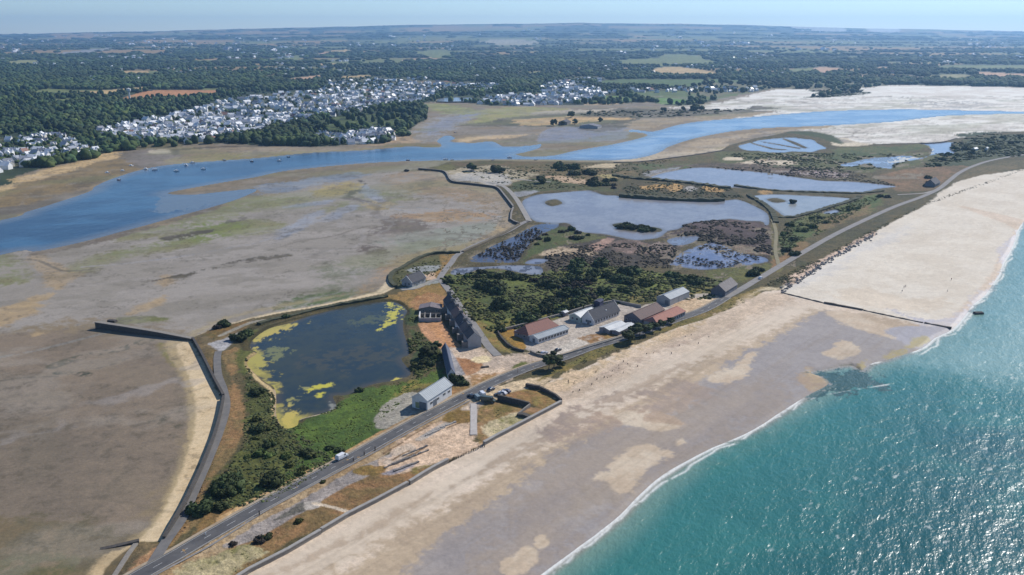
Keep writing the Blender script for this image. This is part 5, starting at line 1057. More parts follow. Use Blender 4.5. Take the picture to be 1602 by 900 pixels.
gable_house('hut', 'dark blue-grey hut among bushes beside the far bend of the main road', 'hut', frame3((1462,294),(1470,290),(1447,292)), 3.2, 4.0, M['door'], M['slate'], over=.5)
gable_house('cabin', 'small white cabin in the green scrub at the right edge, left of the pair', 'cabin', frame3((1525,237),(1530,236),(1517,237)), 2.6, 1.2, M['white'], M['sheet_white'])
gable_house('cabin', 'tiny white cabin in the green scrub at the right edge, right of the pair', 'cabin', frame3((1544,236),(1546,235),(1540,236)), 2.6, 1.0, M['white'], M['sheet_white'])
gable_house('farmhouse', 'small grey stone farmhouse between dark trees on the tan marsh island', 'house', frame3((887,196),(893,194),(872,196)), 4.0, 3.0, M['stone'], M['slate'], win=[('r',.5,1.2,1,1.2)])
gable_house('farmhouse', 'long grey farm building beside the oyster beds', 'house', frame3((935,202),(941,200),(903,202)), 3.4, 2.6, M['grey_render'], M['fibre'])
# rubble and foundations on the sandy plot
rb = MB(); rg = random.Random(12)
# water towers
def tower(x, y, h, label, name='water_tower'):
    p = g(x, y); root = empty(name, (p.x, p.y, zat(p.x, p.y)), 0, label, 'tower')
    MB().tube((0,0,-2), (0,0,h*0.78), h*.075, h*.05, 14).build('shaft', M['white'], root)
    t_ = MB(); t_.tube((0,0,h*.70), (0,0,h*.84), h*.05, h*.15, 16); t_.tube((0,0,h*.84), (0,0,h*.97), h*.15, h*.15, 16); t_.tube((0,0,h*.97), (0,0,h*1.02), h*.15, h*.03, 16); t_.build('tank', M['white'], root)
tower(203.5, 160, 30, 'slender white water tower standing in front of the orange field above the village')
tower(98, 75, 34, 'far tiny white tower on the plain at the upper left')
tower(382, 72, 34, 'far tiny white tower on the plain above the village')
# ---------------------------------------------------------------- foliage
def leaf_mat(name, rough=0.85):
    m, n, b = new_mat(name)
    a = n.nodes.new('ShaderNodeAttribute'); a.attribute_name = 'Col'
    tc = n.nodes.new('ShaderNodeTexCoord').outputs['Object']
    oi = n.nodes.new('ShaderNodeObjectInfo')
    t = noise_node(n, 0.9, 3, tc); r = n.nodes.new('ShaderNodeMapRange'); r.inputs[1].default_value = .3; r.inputs[2].default_value = .7; r.inputs[3].default_value = .65; r.inputs[4].default_value = 1.35
    n.links.new(t.outputs['Fac'], r.inputs[0])
    h = n.nodes.new('ShaderNodeHueSaturation'); q = n.nodes.new('ShaderNodeMapRange'); q.inputs[3].default_value = .47; q.inputs[4].default_value = .52
    n.links.new(oi.outputs['Random'], q.inputs[0]); n.links.new(q.outputs[0], h.inputs['Hue'])
    q2 = n.nodes.new('ShaderNodeMapRange'); q2.inputs[3].default_value = .7; q2.inputs[4].default_value = 1.3; n.links.new(oi.outputs['Random'], q2.inputs[0]); n.links.new(q2.outputs[0], h.inputs['Value'])
    v = n.nodes.new('ShaderNodeVectorMath'); v.operation = 'SCALE'; n.links.new(a.outputs['Color'], v.inputs[0]); n.links.new(r.outputs[0], v.inputs['Scale'])
    n.links.new(v.outputs[0], h.inputs['Color']); n.links.new(h.outputs[0], b.inputs['Base Color'])
    b.inputs['Roughness'].default_value = rough; b.inputs['Specular IOR Level'].default_value = 0.15
    return m
LEAF = leaf_mat('leaves')
BARK = mat('bark', (0.10, 0.075, 0.055), (0.06, 0.045, 0.035), 3, 0.95)
def ico(sub):
    import bmesh
    bm = bmesh.new(); bmesh.ops.create_icosphere(bm, subdivisions=sub, radius=1.0)
    v = np.array([q.co[:] for q in bm.verts]); f = np.array([[q.index for q in p.verts] for p in bm.faces]); bm.free(); return v, f
I1, I2 = ico(1), ico(2)
def lumps(cen, rad, tone, base, seed=0, jit=0.22, prim=None, stretch=None):
    """many uneven lumps as arrays: centres (n,3), radii (n,3), tone (n,)"""
    rs = np.random.RandomState(seed); V, Fc = prim or I2; n = len(cen); k = len(V)
    j = 1 + (rs.rand(n, k, 1)-0.5)*2*jit
    th = rs.rand(n)*6.283; c, s = np.cos(th)[:, None], np.sin(th)[:, None]
    X = V[None, :, 0]*c - V[None, :, 1]*s; Y = V[None, :, 0]*s + V[None, :, 1]*c
    vv = np.stack([X, Y, np.repeat(V[None, :, 2], n, 0)], -1)*j*rad[:, None, :] + cen[:, None, :]
    ff = Fc[None]+(np.arange(n)*k)[:, None, None]
    cc = np.repeat((np.asarray(base)[None]*tone[:, None] if np.ndim(base) == 1 else base*tone[:, None])[:, None, :], k, 1)
    return vv.reshape(-1, 3), ff.reshape(-1, 3), cc.reshape(-1, 3)
def cards(cen, rad, n, size, base, seed):
    """small leaf faces spread over and in the lumps"""
    rs = np.random.RandomState(seed); i = rs.randint(0, len(cen), n); d = rs.randn(n, 3); d /= np.linalg.norm(d, axis=1)[:, None]
    p = cen[i] + d*rad[i]*(0.85+0.4*rs.rand(n, 1)); u = rs.randn(n, 3); u /= np.linalg.norm(u, axis=1)[:, None]; w = np.cross(u, rs.randn(n, 3)); w /= np.linalg.norm(w, axis=1)[:, None]+1e-9
    s = size*(0.6+0.8*rs.rand(n, 1)); v = np.stack([p-u*s, p+w*s*0.7, p+u*s, p-w*s*0.7], 1).reshape(-1, 3)
    k = np.arange(n)*4; f = np.concatenate([np.stack([k, k+1, k+2], 1), np.stack([k, k+2, k+3], 1)])
    c = np.repeat(np.asarray(base)[None]*(0.6+0.9*rs.rand(n, 1)), 4, 0); return v, f, c
def merge(*parts):
    v = []; f = []; c = []; k = 0
    for a, b, d_ in parts: v.append(a); f.append(b+k); c.append(d_); k += len(a)
    return np.concatenate(v), np.concatenate(f), np.concatenate(c)
def crown_mesh(name, R_, H, n, base, seed, flat=0.8, lean=0.0, leaf=0.35, nc=700, z0=0.0):
    rs = np.random.RandomState(seed); cen = []; rad = []
    for i in range(n):
        a = rs.rand()*6.283; q = R_*math.sqrt(rs.rand())*0.78; hz = z0 + (H-z0)*(0.25+0.6*rs.rand())*(1-0.45*(q/R_)**2)
        r = R_*(0.22+0.26*rs.rand()); cen.append((math.cos(a)*q+lean*hz, math.sin(a)*q, hz)); rad.append((r, r*(.8+.4*rs.rand()), r*flat*(.7+.5*rs.rand())))
    cen = np.array(cen); rad = np.array(rad); tone = 0.6+0.8*rs.rand(n)
    v, f, c = merge(lumps(cen, rad, tone, base, seed, 0.25), cards(cen, rad, nc, leaf, base, seed+1))
    me = np_mesh(name, v, f); set_col(me, 'Col', c); me.materials.append(LEAF); return me
DKG = np.array([0.044, 0.058, 0.021]); MDG = np.array([0.074, 0.092, 0.026]); BRN = np.array([0.066, 0.056, 0.040])
BUSH = [crown_mesh('bush', 3.0, 2.6, 12, DKG, 11), crown_mesh('bush', 3.4, 3.2, 14, DKG*1.15, 12), crown_mesh('bush', 2.6, 2.2, 10, MDG, 13), crown_mesh('bush', 3.0, 2.2, 12, MDG*1.25, 14), crown_mesh('bush', 2.8, 1.8, 10, BRN, 15)]
def bush(px, py, s, k, label, group, cat='bush', sz=None, name='bush', maxz=None):
    p = g(px, py, 0.5); o = bpy.data.objects.new(name, BUSH[k]); C.objects.link(o)
    o.location = (p.x, p.y, 0.15); o.rotation_euler.z = random.random()*6.28; o.scale = (s, s*random.uniform(.8, 1.25), (sz or s)*random.uniform(.85, 1.15))
    return tag(o, label, cat, group)
def in_poly(x, y, poly):
    c = False
    for i in range(len(poly)):
        (ax, ay), (bx, by) = poly[i-1], poly[i]
        if (ay > y) != (by > y) and x < ax+(y-ay)*(bx-ax)/(by-ay): c = not c
    return c
WMASK = np.full((NR, NC), -1e6)
for nm, S, dd in WATER: WMASK[S] = np.maximum(WMASK[S], dd)
def rc(px, py): return min(int(np.searchsorted(PYS, py)), NR-1), min(int(np.searchsorted(PXS, px)), NC-1)
def scatter(poly, n, rng, gap=0.0, water=1.0):
    xs = [q[0] for q in poly]; ys = [q[1] for q in poly]; out = []; tries = 0
    while len(out) < n and tries < n*40:
        tries += 1; x = rng.uniform(min(xs), max(xs)); y = rng.uniform(min(ys), max(ys))
        if not in_poly(x, y, poly): continue
        if WMASK[rc(x, y)] > -water: continue
        if gap and any(abs(a-x) < gap and abs(b-y) < gap*0.55 for a, b in out): continue
        out.append((x, y))
    return out
rb_ = random.Random(21); random.seed(5)
THICK = [([(860,478),(880,462),(905,465),(930,472),(918,480),(880,490),(838,508),(812,506),(815,492),(835,480)], 34, (1.0,1.5), (0,1,0,2), 'dark rounded bush in the dense clump just behind the yard rear wall', 'bushes in the clump behind the yard wall'),
 ([(755,448),(790,445),(790,462),(800,480),(790,488),(775,478),(765,465),(750,458)], 18, (.9,1.5), (0,1), 'dark bush in the clump in the green meadow right of the dyke road', 'dark bushes in the green meadow'),
 ([(830,440),(900,430),(960,440),(945,470),(905,465),(870,455),(835,452)], 34, (.9,1.5), (0,1,4,4), 'brown-green bush in the middle of the wide thicket', 'bushes in the middle of the thicket'),
 ([(895,415),(950,412),(965,430),(940,445),(905,440),(890,428)], 16, (1.0,1.5), (0,1), 'tall blackish bush of the thicket centre, darkest in the marsh', 'tall blackish thicket bushes'),
 ([(960,425),(1040,425),(1100,438),(1080,452),(1030,450),(1000,462),(965,455)], 30, (.9,1.5), (0,2,3,1), 'green bush in the right half of the thicket behind the grey metal hangar', 'bushes in the right half of the thicket'),
 ([(700,425),(760,424),(840,432),(830,440),(760,436),(705,436)], 26, (.7,1.1), (0,2,0), 'small green bush along the narrow water ditch', 'bushes along the ditch'),
 ([(820,372),(850,360),(900,360),(930,370),(880,380),(840,385)], 20, (.7,1.1), (0,4,2), 'low dark bush on the tongue of land between the reed pond and the lagoon', 'bushes on the tongue of land'),
 ([(958,352),(1000,354),(1032,359),(1010,362),(970,359)], 34, (.7,1.0), (0,2,0), 'bush on the long dark islet in the main lagoon', 'bushes on the lagoon islet'),
 ([(640,545),(668,552),(680,562),(672,585),(650,578),(640,570)], 13, (.7,1.1), (0,2,2), 'green bush on the pond shore beside the long blue-grey shed', 'bushes on the pond shore by the shed'),
 ([(395,600),(430,630),(445,690),(500,715),(480,745),(430,740),(385,720),(380,650)], 26, (.45,.9), (0,2,3,3), 'dark bush in the bramble thicket between the algae pond and the rust coloured strip', 'bushes in the bramble thicket'),
 ([(320,790),(325,770),(345,752),(375,755),(365,775),(340,785)], 9, (.7,1.1), (0,1), 'blackish bush near the tarmac path, below the rust coloured strip', 'blackish bushes by the path'),
 ([(860,262),(900,262),(935,265),(930,277),(900,276),(862,270)], 16, (1.2,1.9), (0,1,0), 'dark bush in the clump on the far marsh above the main lagoon', 'bushes on the far marsh'),
 ([(915,283),(960,280),(985,288),(960,296),(925,292)], 14, (1.0,1.6), (0,1,4), 'dark bush on the marsh edge beside the upper end of the main lagoon', 'bushes at the upper end of the lagoon'),
 ([(1480,225),(1540,213),(1620,215),(1620,240),(1540,243),(1470,262),(1440,262)], 60, (.8,1.3), (0,1,2,2), 'green bush in the wide scrub at the right edge below the white sands', 'bushes in the right edge scrub'),
 ([(1240,345),(1300,332),(1360,318),(1340,340),(1280,355),(1235,385),(1220,365)], 30, (.7,1.2), (0,2,2,3), 'green bush on the slope between the hedge bank and the main road', 'bushes on the slope by the road'),
 ([(1165,425),(1185,418),(1198,428),(1180,436),(1168,434)], 6, (.8,1.2), (0,1), 'dark bush right of the lone grey barn by the road', 'bushes by the grey barn'),
 ([(1220,393),(1245,391),(1246,400),(1224,402)], 4, (.8,1.1), (0,), 'dark low bush beside the dry track and the main road bend', 'bushes by the dry track'),
 ([(1370,308),(1392,305),(1396,315),(1376,318)], 4, (.9,1.3), (0,4), 'brown-black bush alone in the dry grass above the far road', 'bushes above the far road'),
 ([(1440,282),(1455,278),(1462,285),(1450,292),(1440,290)], 5, (.9,1.4), (0,1), 'dark bush huddled around the blue-grey hut', 'bushes around the hut')]
for poly, n, (s0, s1), ks, lab, grp in THICK:
    for x, y in scatter(poly, int(n*.62), rb_, 3.0, 0.5): bush(x, y, rb_.uniform(s0, s1)*1.12, rb_.choice(ks), lab, grp)
for x, y, s, k, lab in [(713,597,1.2,0,'grey-green bush at the near end of the long blue-grey shed'), (723,602,.9,0,'small dark bush right of the long blue-grey shed'), (703,443,1.2,0,'round dark bush right beside the crossing of the dyke roads'),
    (783,518,.9,0,'small dark bush at the corner behind the orange grass yard corner'), (452,730,.7,2,'small bush at the edge of the bright green grass'), (426,756,1.5,0,'big dark bush at the lower end of the bright green grass'),
    (317,800,1.3,0,'blackest bush below the bramble thicket, nearest the road'), (345,797,.8,0,'small dark bush beside the pale sand patch by the road'), (563,612,.7,0,'bush on the near shore of the algae pond'),
    (531,706,.6,0,'low dark bush in the bright green grass left of the hangar lot'), (516,703,.6,0,'smallest dark bush in the bright green grass'), (468,818,.7,2,'yellowish green bush in the rust grass near the beach wall'),
    (404,848,.8,4,'leafless dark bush on the old concrete strip'), (364,853,.6,4,'grey dead bush at the lower end of the old concrete strip'), (418,842,.6,0,'small dark bush in the rust grass right of the leafless bush'),
    (340,514,.9,4,'bush on the spit where the jetty meets the pond bank'), (350,510,1.1,0,'dark bush on top of the brown spit near the jetty root'), (372,533,1.5,0,'dark bush beside the pale gravel patch left of the pond'), (385,525,1.3,0,'dark bush at the left corner of the pond'),
    (842,555,.6,0,'tiny shrub at the yard front wall'), (636,268,1.0,4,'lone dark bush on the mud left of the wall tip'), (1085,173,1.8,0,'dark bush left in the pair on the far marsh edge'), (447,497,.8,0,'shrub on the pond bank, above the yellow algae fringe'),
    (505,755,.5,2,'tuft of shrub between the main road and the bright grass'), (1240,317,1.1,0,'dark islet bush in the right hand lagoon')]:
    bush(x, y, s, k, lab, None)
# trees: tapered trunk, limbs and crown
def tree(px, py, h, r, label, group=None, lean=0.0, base=DKG, seed=1, flat=.7, name='tree', n=16, bare=0.35, z=0.4):
    p = g(px, py, z); root = empty(name, (p.x, p.y, z), 0, label, 'tree', group); rs = random.Random(seed)
    t = MB(); x = 0; a = Vector((0, 0, -.5))
    for i in range(4):
        b_ = Vector((lean*h*(i+1)/5, rs.uniform(-.15, .15), h*0.6*(i+1)/4)); t.tube(a, b_, .05*h*(1-i*.2)*.7, .05*h*(1-(i+1)*.2)*.7, 7); a = b_
        if i > 0:
            for k in range(2):
                an = rs.random()*6.28; t.tube(b_, b_+Vector((math.cos(an)*r*.55, math.sin(an)*r*.55, h*.18)), .016*h, .006*h, 5)
    t.build('trunk', BARK, root)
    me = crown_mesh('crown', r, h, n, base, seed, flat, lean, leaf=0.3 if h < 12 else .5, nc=600, z0=h*bare); link('crown', me, None, root); return root
tree(858,579,7.5,3.6,'wind-blown dark pine beside the road, left of the pair by the yard gate', lean=.12, seed=31)
tree(866,577,8.5,4.2,'wind-blown dark pine beside the road, right and taller of the pair', lean=.10, seed=32, flat=.5)
tree(876,575,3.5,2.2,'stunted little pine at the foot of the wind-blown pair', seed=33, bare=.2)
for i, (x, y, h, r) in enumerate([(982,537,7,3.6),(991,531,9,4.2),(1000,527,7.5,3.6),(1009,524,6,3.2),(1021,519,5.5,3),(1032,514,4.5,2.8),(1048,508,4,2.6)]):
    tree(x, y, h, r, ['dark pine at the left end of the roadside row by the white canopy','tallest dark pine of the roadside row','dark pine of the roadside row just right of the tallest','dark pine in the middle of the roadside row','low pine in front of the orange-red roof','bushy low pine right of the middle of the roadside row','smallest pine at the right end of the roadside row'][i], lean=.1, seed=40+i, flat=.6)
tree(671,560,6.5,4.4,'broad blackish tree between the dirt yard and the algae pond', seed=51, bare=.15)
tree(680,552,5.5,3.4,'smaller blackish tree touching the upper end of the long shed', seed=52, bare=.15)
for i, (x, y, h, r, lab) in enumerate([(866,197,13,7,'dark tree at the left of the grey farmhouse on the marsh island'),(893,184,13,8,'dark tree standing behind the tan field of the marsh island'),(880,196,7,4,'small dark tree in front of the grey farmhouse'),
    (899,195,10,5,'dark tree at the right of the grey farmhouse'),(923,180,9,6,'dark tree at the right end of the tan field'),(1037,176,12,8,'dark tree on the far marsh below the bright green field'),(1068,173,9,6,'small dark tree beside the far pale sand'),(1090,173,13,13,'broad dark clump of trees on the far marsh edge'),
    (939,190,7,5,'low dark tree near the far oyster beds'),(737,268,9,7,'round dark tree on the spit near the channel, left of two'),(779,270,8,8,'round dark tree on the spit near the channel, right of two'),(845,287,8,7,'dark tree at the upper shore of the main lagoon')]):
    tree(x, y, h, r, lab, seed=60+i, flat=.75, bare=.08, n=14)

# ---- far woods: one mass of crowns
rs = np.random.RandomState(4)
def wood_cells(y0, y1, dens, xr=(-315, 1925)):
    x = rs.uniform(xr[0], xr[1], dens); y = rs.uniform(y0, y1, dens); r = np.clip(np.searchsorted(PYS, y), 1, NR-1); c = np.clip(np.searchsorted(PXS, x), 1, NC-1)
    cl = N_L[r, c]*0.5+N_M[r, c]*0.5
    keep = (rs.rand(dens) < TREE[r, c]*sstep(0.28, 0.46, cl)) & (WMASK[r, c] < -4); return x[keep], y[keep], r[keep], c[keep], cl[keep]
def wood(y0, y1, n, r0, r1, h0, h1, prim, seed):
    x, y, r, c, cl = wood_cells(y0, y1, n); X = GX[r, c]; Y = GY[r, c] + 0
    a = P + np.arctan((y-CY)/F); Yt = HC/np.tan(a); dep = Yt*math.cos(P)+HC*math.sin(P); X = (x-CX)/F*dep; k = len(x)
    rr = r0+(r1-r0)*rs.rand(k); vm = VILM[r, c]; hh = (h0+(h1-h0)*rs.rand(k)*(0.5+cl))*(1-.52*vm); rr = rr*(1-.45*vm)
    cen = np.stack([X, Yt, GZ[r, c]+hh*0.45], -1); rad = np.stack([rr, rr*(.8+.4*rs.rand(k)), hh*0.55], -1)
    tone = (0.68+0.5*rs.rand(k))*(0.5+1.0*fbm(X, Yt, 180, 3, 71)); base = np.where(rs.rand(k, 1) < .5, DKG[None]*0.95, np.array([[0.032, 0.052, 0.024]]))*(1+.5*(rs.rand(k, 1) < .2)) + sstep(.52, .62, fbm(X, Yt, 90, 3, 171))[:, None]*np.array([[0.016, 0.022, 0.002]]) + (rs.rand(k, 1) < .12)*np.array([[0.03, 0.03, 0.006]])
    return lumps(cen, rad, tone, base, seed, .30, prim)
v, f, c = merge(wood(140, 262, 32000, 2.8, 7.5, 6, 13, I2, 1), wood(100, 140, 26000, 5, 12, 8, 14, I1, 2), wood(70, 100, 22000, 10, 28, 9, 15, I1, 3), wood(63, 70, 5000, 40, 100, 12, 26, I1, 4))
me = np_mesh('woodland', v, f, smooth=True); set_col(me, 'Col', c); tag(link('woodland', me, LEAF), 'dark woods covering the plain behind the village up to the skyline', 'woods', kind='stuff')
# ---- low scrub and reeds: one mass
def scrub(poly, n, r0, r1, h0, h1, base, seed, avoid=0.3):
    rg = random.Random(seed); pts = scatter(poly, n, rg, 0, avoid); k = len(pts); rs = np.random.RandomState(seed)
    W = np.array([g(x, y, .4) for x, y in pts]); rr = r0+(r1-r0)*rs.rand(k); hh = h0+(h1-h0)*rs.rand(k)
    cl = fbm(W[:, 0], W[:, 1], 14, 3, seed); keep = cl > 0.42; W, rr, hh, cl = W[keep], rr[keep], hh[keep], cl[keep]; k = len(W)
    cen = np.stack([W[:, 0], W[:, 1], 0.3+hh*.35], -1); rad = np.stack([rr, rr*(.7+.6*rs.rand(k)), hh*.6], -1)
    return lumps(cen, rad, .5+rs.rand(k), np.asarray(base)[None]*(0.7+.6*rs.rand(k, 1)), seed, .35, I1)
GRS = np.array([0.10, 0.105, 0.038]); BRG = np.array([0.10, 0.15, 0.03]); PUR = np.array([0.080, 0.070, 0.044]); DRY = np.array([0.17, 0.12, 0.055])
SC = [scrub([(690,437),(722,424),(830,430),(960,418),(1120,436),(1150,450),(1110,468),(1000,474),(918,482),(800,520),(770,520),(720,490)], 3000, .5, 1.6, .5, 1.6, MDG, 1),
 scrub([(690,437),(722,424),(830,430),(960,418),(1120,436),(1150,450),(1110,468),(1000,474),(918,482),(800,520),(770,520),(720,490)], 2200, .5, 1.5, .4, 1.2, GRS, 2),
 scrub([(845,400),(900,385),(1000,380),(1060,385),(1050,420),(960,420),(870,430)], 1600, .5, 1.6, .4, 1.2, PUR, 3), scrub([(1050,348),(1110,343),(1200,353),(1210,400),(1150,385),(1060,372)], 1300, .6, 1.8, .4, 1.2, PUR*.8, 4),
 scrub([(455,672),(530,632),(580,608),(640,594),(690,572),(700,600),(640,618),(590,665),(540,712),(460,755),(430,765)], 3600, .25, .7, .15, .5, BRG*.8, 5),
 scrub([(385,560),(400,600),(430,618),(440,665),(500,700),(525,725),(430,785),(340,800),(318,790),(380,700)], 2000, .3, .9, .25, .8, DKG*1.6, 6), scrub([(385,560),(400,600),(430,618),(440,665),(500,700),(525,725),(430,785),(340,800),(318,790),(380,700)], 2600, .3, .8, .2, .7, GRS*.9, 7),
 scrub([(635,500),(655,495),(656,520),(690,552),(690,570),(650,595),(640,560),(640,520)], 900, .4, 1.1, .4, 1.1, MDG, 8),
 scrub([(975,530),(1060,500),(1160,462),(1192,452),(1165,475),(1060,513),(930,562),(850,598),(850,588)], 1200, .2, .6, .2, .5, GRS*.9, 9),
 scrub([(1195,447),(1300,393),(1420,331),(1480,306),(1602,264),(1602,267),(1440,325),(1290,406),(1225,448)], 1500, .4, 1.0, .3, .7, GRS*.75, 10),
 scrub([(1240,345),(1345,312),(1385,305),(1310,350),(1225,400),(1218,370)], 1600, .5, 1.4, .4, 1.1, MDG, 11), scrub([(1130,240),(1300,240),(1440,242),(1400,262),(1300,270),(1200,262)], 1200, .8, 2.4, .5, 1.4, MDG*.85, 12),
 scrub([(1480,225),(1540,210),(1700,213),(1700,245),(1540,246),(1440,266)], 1800, 1, 3, .8, 2.2, MDG*.8, 13), scrub([(1060,262),(1250,262),(1330,268),(1400,290),(1200,272)], 700, .7, 2, .4, 1.1, PUR, 14),
 scrub([(800,262),(900,256),(960,258),(1050,250),(1010,275),(900,295),(810,298),(700,262)], 1300, .7, 2.0, .4, 1.3, MDG*.9, 15), scrub([(1040,283),(1140,292),(1165,310),(1110,312),(980,305),(970,290)], 700, .6, 1.8, .5, 1.3, DKG*1.2, 16),
 scrub([(400,875),(470,830),(560,785),(640,740),(620,745),(500,790),(380,860)], 500, .15, .45, .1, .35, DRY, 17), scrub([(748,640),(828,640),(850,645),(757,693)], 500, .15, .5, .1, .35, GRS, 18), scrub([(300,900),(340,868),(400,850),(430,850),(390,885),(340,930)], 500, .15, .5, .1, .35, GRS, 19),
 scrub([(345,560),(384,560),(388,665),(335,750),(305,835),(262,866),(340,700)], 700, .2, .6, .1, .4, DRY*.8, 20), scrub([(740,400),(800,372),(838,354),(870,352),(842,370),(808,408)], 420, .5, 1.2, .4, 1.0, PUR*.7, 21, -99), scrub([(1050,410),(1110,380),(1160,396),(1198,404),(1130,420)], 300, .5, 1.3, .3, .7, PUR*.8, 22, -99),
 scrub([(905,180),(925,174),(1045,172),(1180,170),(1120,178),(1050,183),(1000,183)], 260, 2, 5, .8, 2.0, DKG*1.3, 23), scrub([(1255,153),(1285,149),(1270,142),(1335,139),(1364,146),(1300,152)], 250, 2, 5, 1, 3, DKG*1.3, 24), scrub([(620,420),(660,409),(715,403),(700,425),(640,450),(620,445)], 300, .4, 1.0, .3, .9, MDG*.8, 25)]
v, f, c = merge(*SC); me = np_mesh('low_scrub', v, f); set_col(me, 'Col', c); tag(link('low_scrub', me, LEAF), 'low scrub, reeds and coarse grass between the ponds, roads and dunes', 'scrub', kind='stuff')
# ---------------------------------------------------------------- village houses
HW = [mat('house_wall_white', (0.84, 0.83, 0.80), (0.80, 0.79, 0.76), .3, .8), mat('house_wall_cream', (0.70, 0.66, 0.58), (0.62, 0.58, 0.50), .3, .8)]
HR = [mat('house_slate_sheen', (0.30, 0.32, 0.36), (0.38, 0.39, 0.42), .4, .42, spec=.7), mat('house_slate', (0.13, 0.14, 0.17), (0.19, 0.20, 0.23), .4, .5, spec=.6), mat('house_roof_glint', (0.78, 0.78, 0.78), (0.68, 0.69, 0.70), .4, .6), mat('house_tile', (0.34, 0.19, 0.14), (0.28, 0.16, 0.12), .4, .8)]  # the pale and bright roofs have sun glint on slate put into their colour
def house_geo(L_, W_, wh, rh, wing):
    a = MB().prism([(-W_/2, -2), (W_/2, -2), (W_/2, wh), (0, wh+rh), (-W_/2, wh)], -L_/2, L_/2)
    r = MB(); t = .2
    def rr(x0, x1, ys, zs, ax='x'):
        for sgn in (-1, 1):
            p = [(x0, sgn*(ys+.35), zs-.35*rh/ys), (x1, sgn*(ys+.35), zs-.35*rh/ys), (x1, 0, zs+rh), (x0, 0, zs+rh)]
            if ax == 'y': p = [(b, a_, c) for a_, b, c in p]
            r.poly([(p_[0], p_[1], p_[2]+.01) for p_ in p]+[(p_[0], p_[1], p_[2]+t) for p_ in p], [(0,1,2,3),(4,7,6,5),(0,4,5,1),(1,5,6,2),(2,6,7,3),(3,7,4,0)])
    rr(-L_/2-.25, L_/2+.25, W_/2, wh)
    if wing:
        w2 = W_*.36; prof = [(-w2, -2), (w2, -2), (w2, wh-.2), (0, wh-.2+rh*.8), (-w2, wh-.2)]; n = 5
        y0, y1 = -W_/2-2.4, W_/2+.02
        a.poly([(x, y0, z_) for x, z_ in prof]+[(x, -.02, z_) for x, z_ in prof], [tuple(range(n)), tuple(range(n, 2*n))[::-1]]+[(i, n+i, n+(i+1) % n, (i+1) % n) for i in range(n)])
    r.box(-L_/2+.2, -L_/2+1.0, -.6, .6, wh+rh*.5, wh+rh+1.0); r.box(L_/2-1.0, L_/2-.2, -.6, .6, wh+rh*.5, wh+rh+1.0)
    return a, r
PROTO = []
for i, (L_, W_, wh, rh, wg) in enumerate([(11, 8.5, 4.6, 3.6, 0), (14, 9, 3.0, 4.0, 1), (9.5, 8, 5.2, 3.4, 1), (16, 10, 3.2, 3.2, 0), (10, 9, 3.0, 4.4, 0)]):
    a, r = house_geo(L_, W_, wh, rh, wg); PROTO.append((a, r))
def data(mb):
    me = bpy.data.meshes.new('house'); me.from_pydata(mb.v, [], mb.f); me.update(); return me
WM = {}; RM = {}
for i, (a, r) in enumerate(PROTO):
    for k in range(2): me = data(a); me.materials.append(HW[k]); WM[i, k] = me
    for k in range(4): me = data(r); me.materials.append(HR[k]); RM[i, k] = me
rg = random.Random(77); HS = []
VL = {'west': ('white house in the hamlet among dark trees at the left edge', 'houses of the left edge hamlet', 95), 'main': ('white house in the large village sprawling over the far shore', 'houses of the large village', 800),
 'point': ('white house packed on the wooded point above the channel, below the large village', 'houses on the wooded point', 60), 'north': ('white house in the second village behind the marsh creek', 'houses of the second village', 150),
 'strip': ('house in the thin line of houses beyond the far green fields', 'houses in the thin far line', 42), 'bridge': ('house between the large village and the small inland lake', 'houses near the inland lake', 70), 'row': ('bright white house in the short row beyond the second village', 'short row of bright houses', 22)}
for k, poly in VIL.items():
    for x, y in scatter([(a, b+3) for a, b in poly], VL[k][2], rg, 4.3 if k != 'main' else 3.9, -9): 
        r_, c_ = rc(x, y)
        dens = N_L[r_, c_]*.5+N_M[r_, c_]*.5
        if k == 'main' and dens < 0.43: continue
        HS.append((y, x, k))
HS.sort(reverse=True)
for i, (y, x, k) in enumerate(HS[:290]):
    p = g(x, y, .4); a = rg.choice([0.35, 0.35+math.pi/2, -.2, 1.1])+rg.gauss(0, .15); s = rg.uniform(.68, 1.02); j = rg.randrange(5); wk = rg.choices([0, 1], [.8, .2])[0]; rk = rg.choices([0, 1, 2, 3], [.34, .18, .45, .03])[0]
    if i < 130:
        o = empty('village_house', (p.x, p.y, .4), a, VL[k][0], 'house', VL[k][1]); o.scale = (s, s, s)
        link('wall', WM[j, wk], None, o); link('roof', RM[j, rk], None, o)
    else:                                                  # too small to show parts
        key = ('both', j, wk, rk)
        if key not in WM:
            A, B = PROTO[j]; mb = MB(); mb.poly(A.v, A.f); na = len(mb.f); mb.poly(B.v, B.f); me = data(mb); me.materials.append(HW[wk]); me.materials.append(HR[rk])
            me.polygons.foreach_set('material_index', [0]*na+[1]*(len(mb.f)-na)); WM[key] = me
        o = link('village_house', WM[key]); o.location = (p.x, p.y, .4); o.rotation_euler.z = a; o.scale = (s, s, s); tag(o, VL[k][0], 'house', VL[k][1])
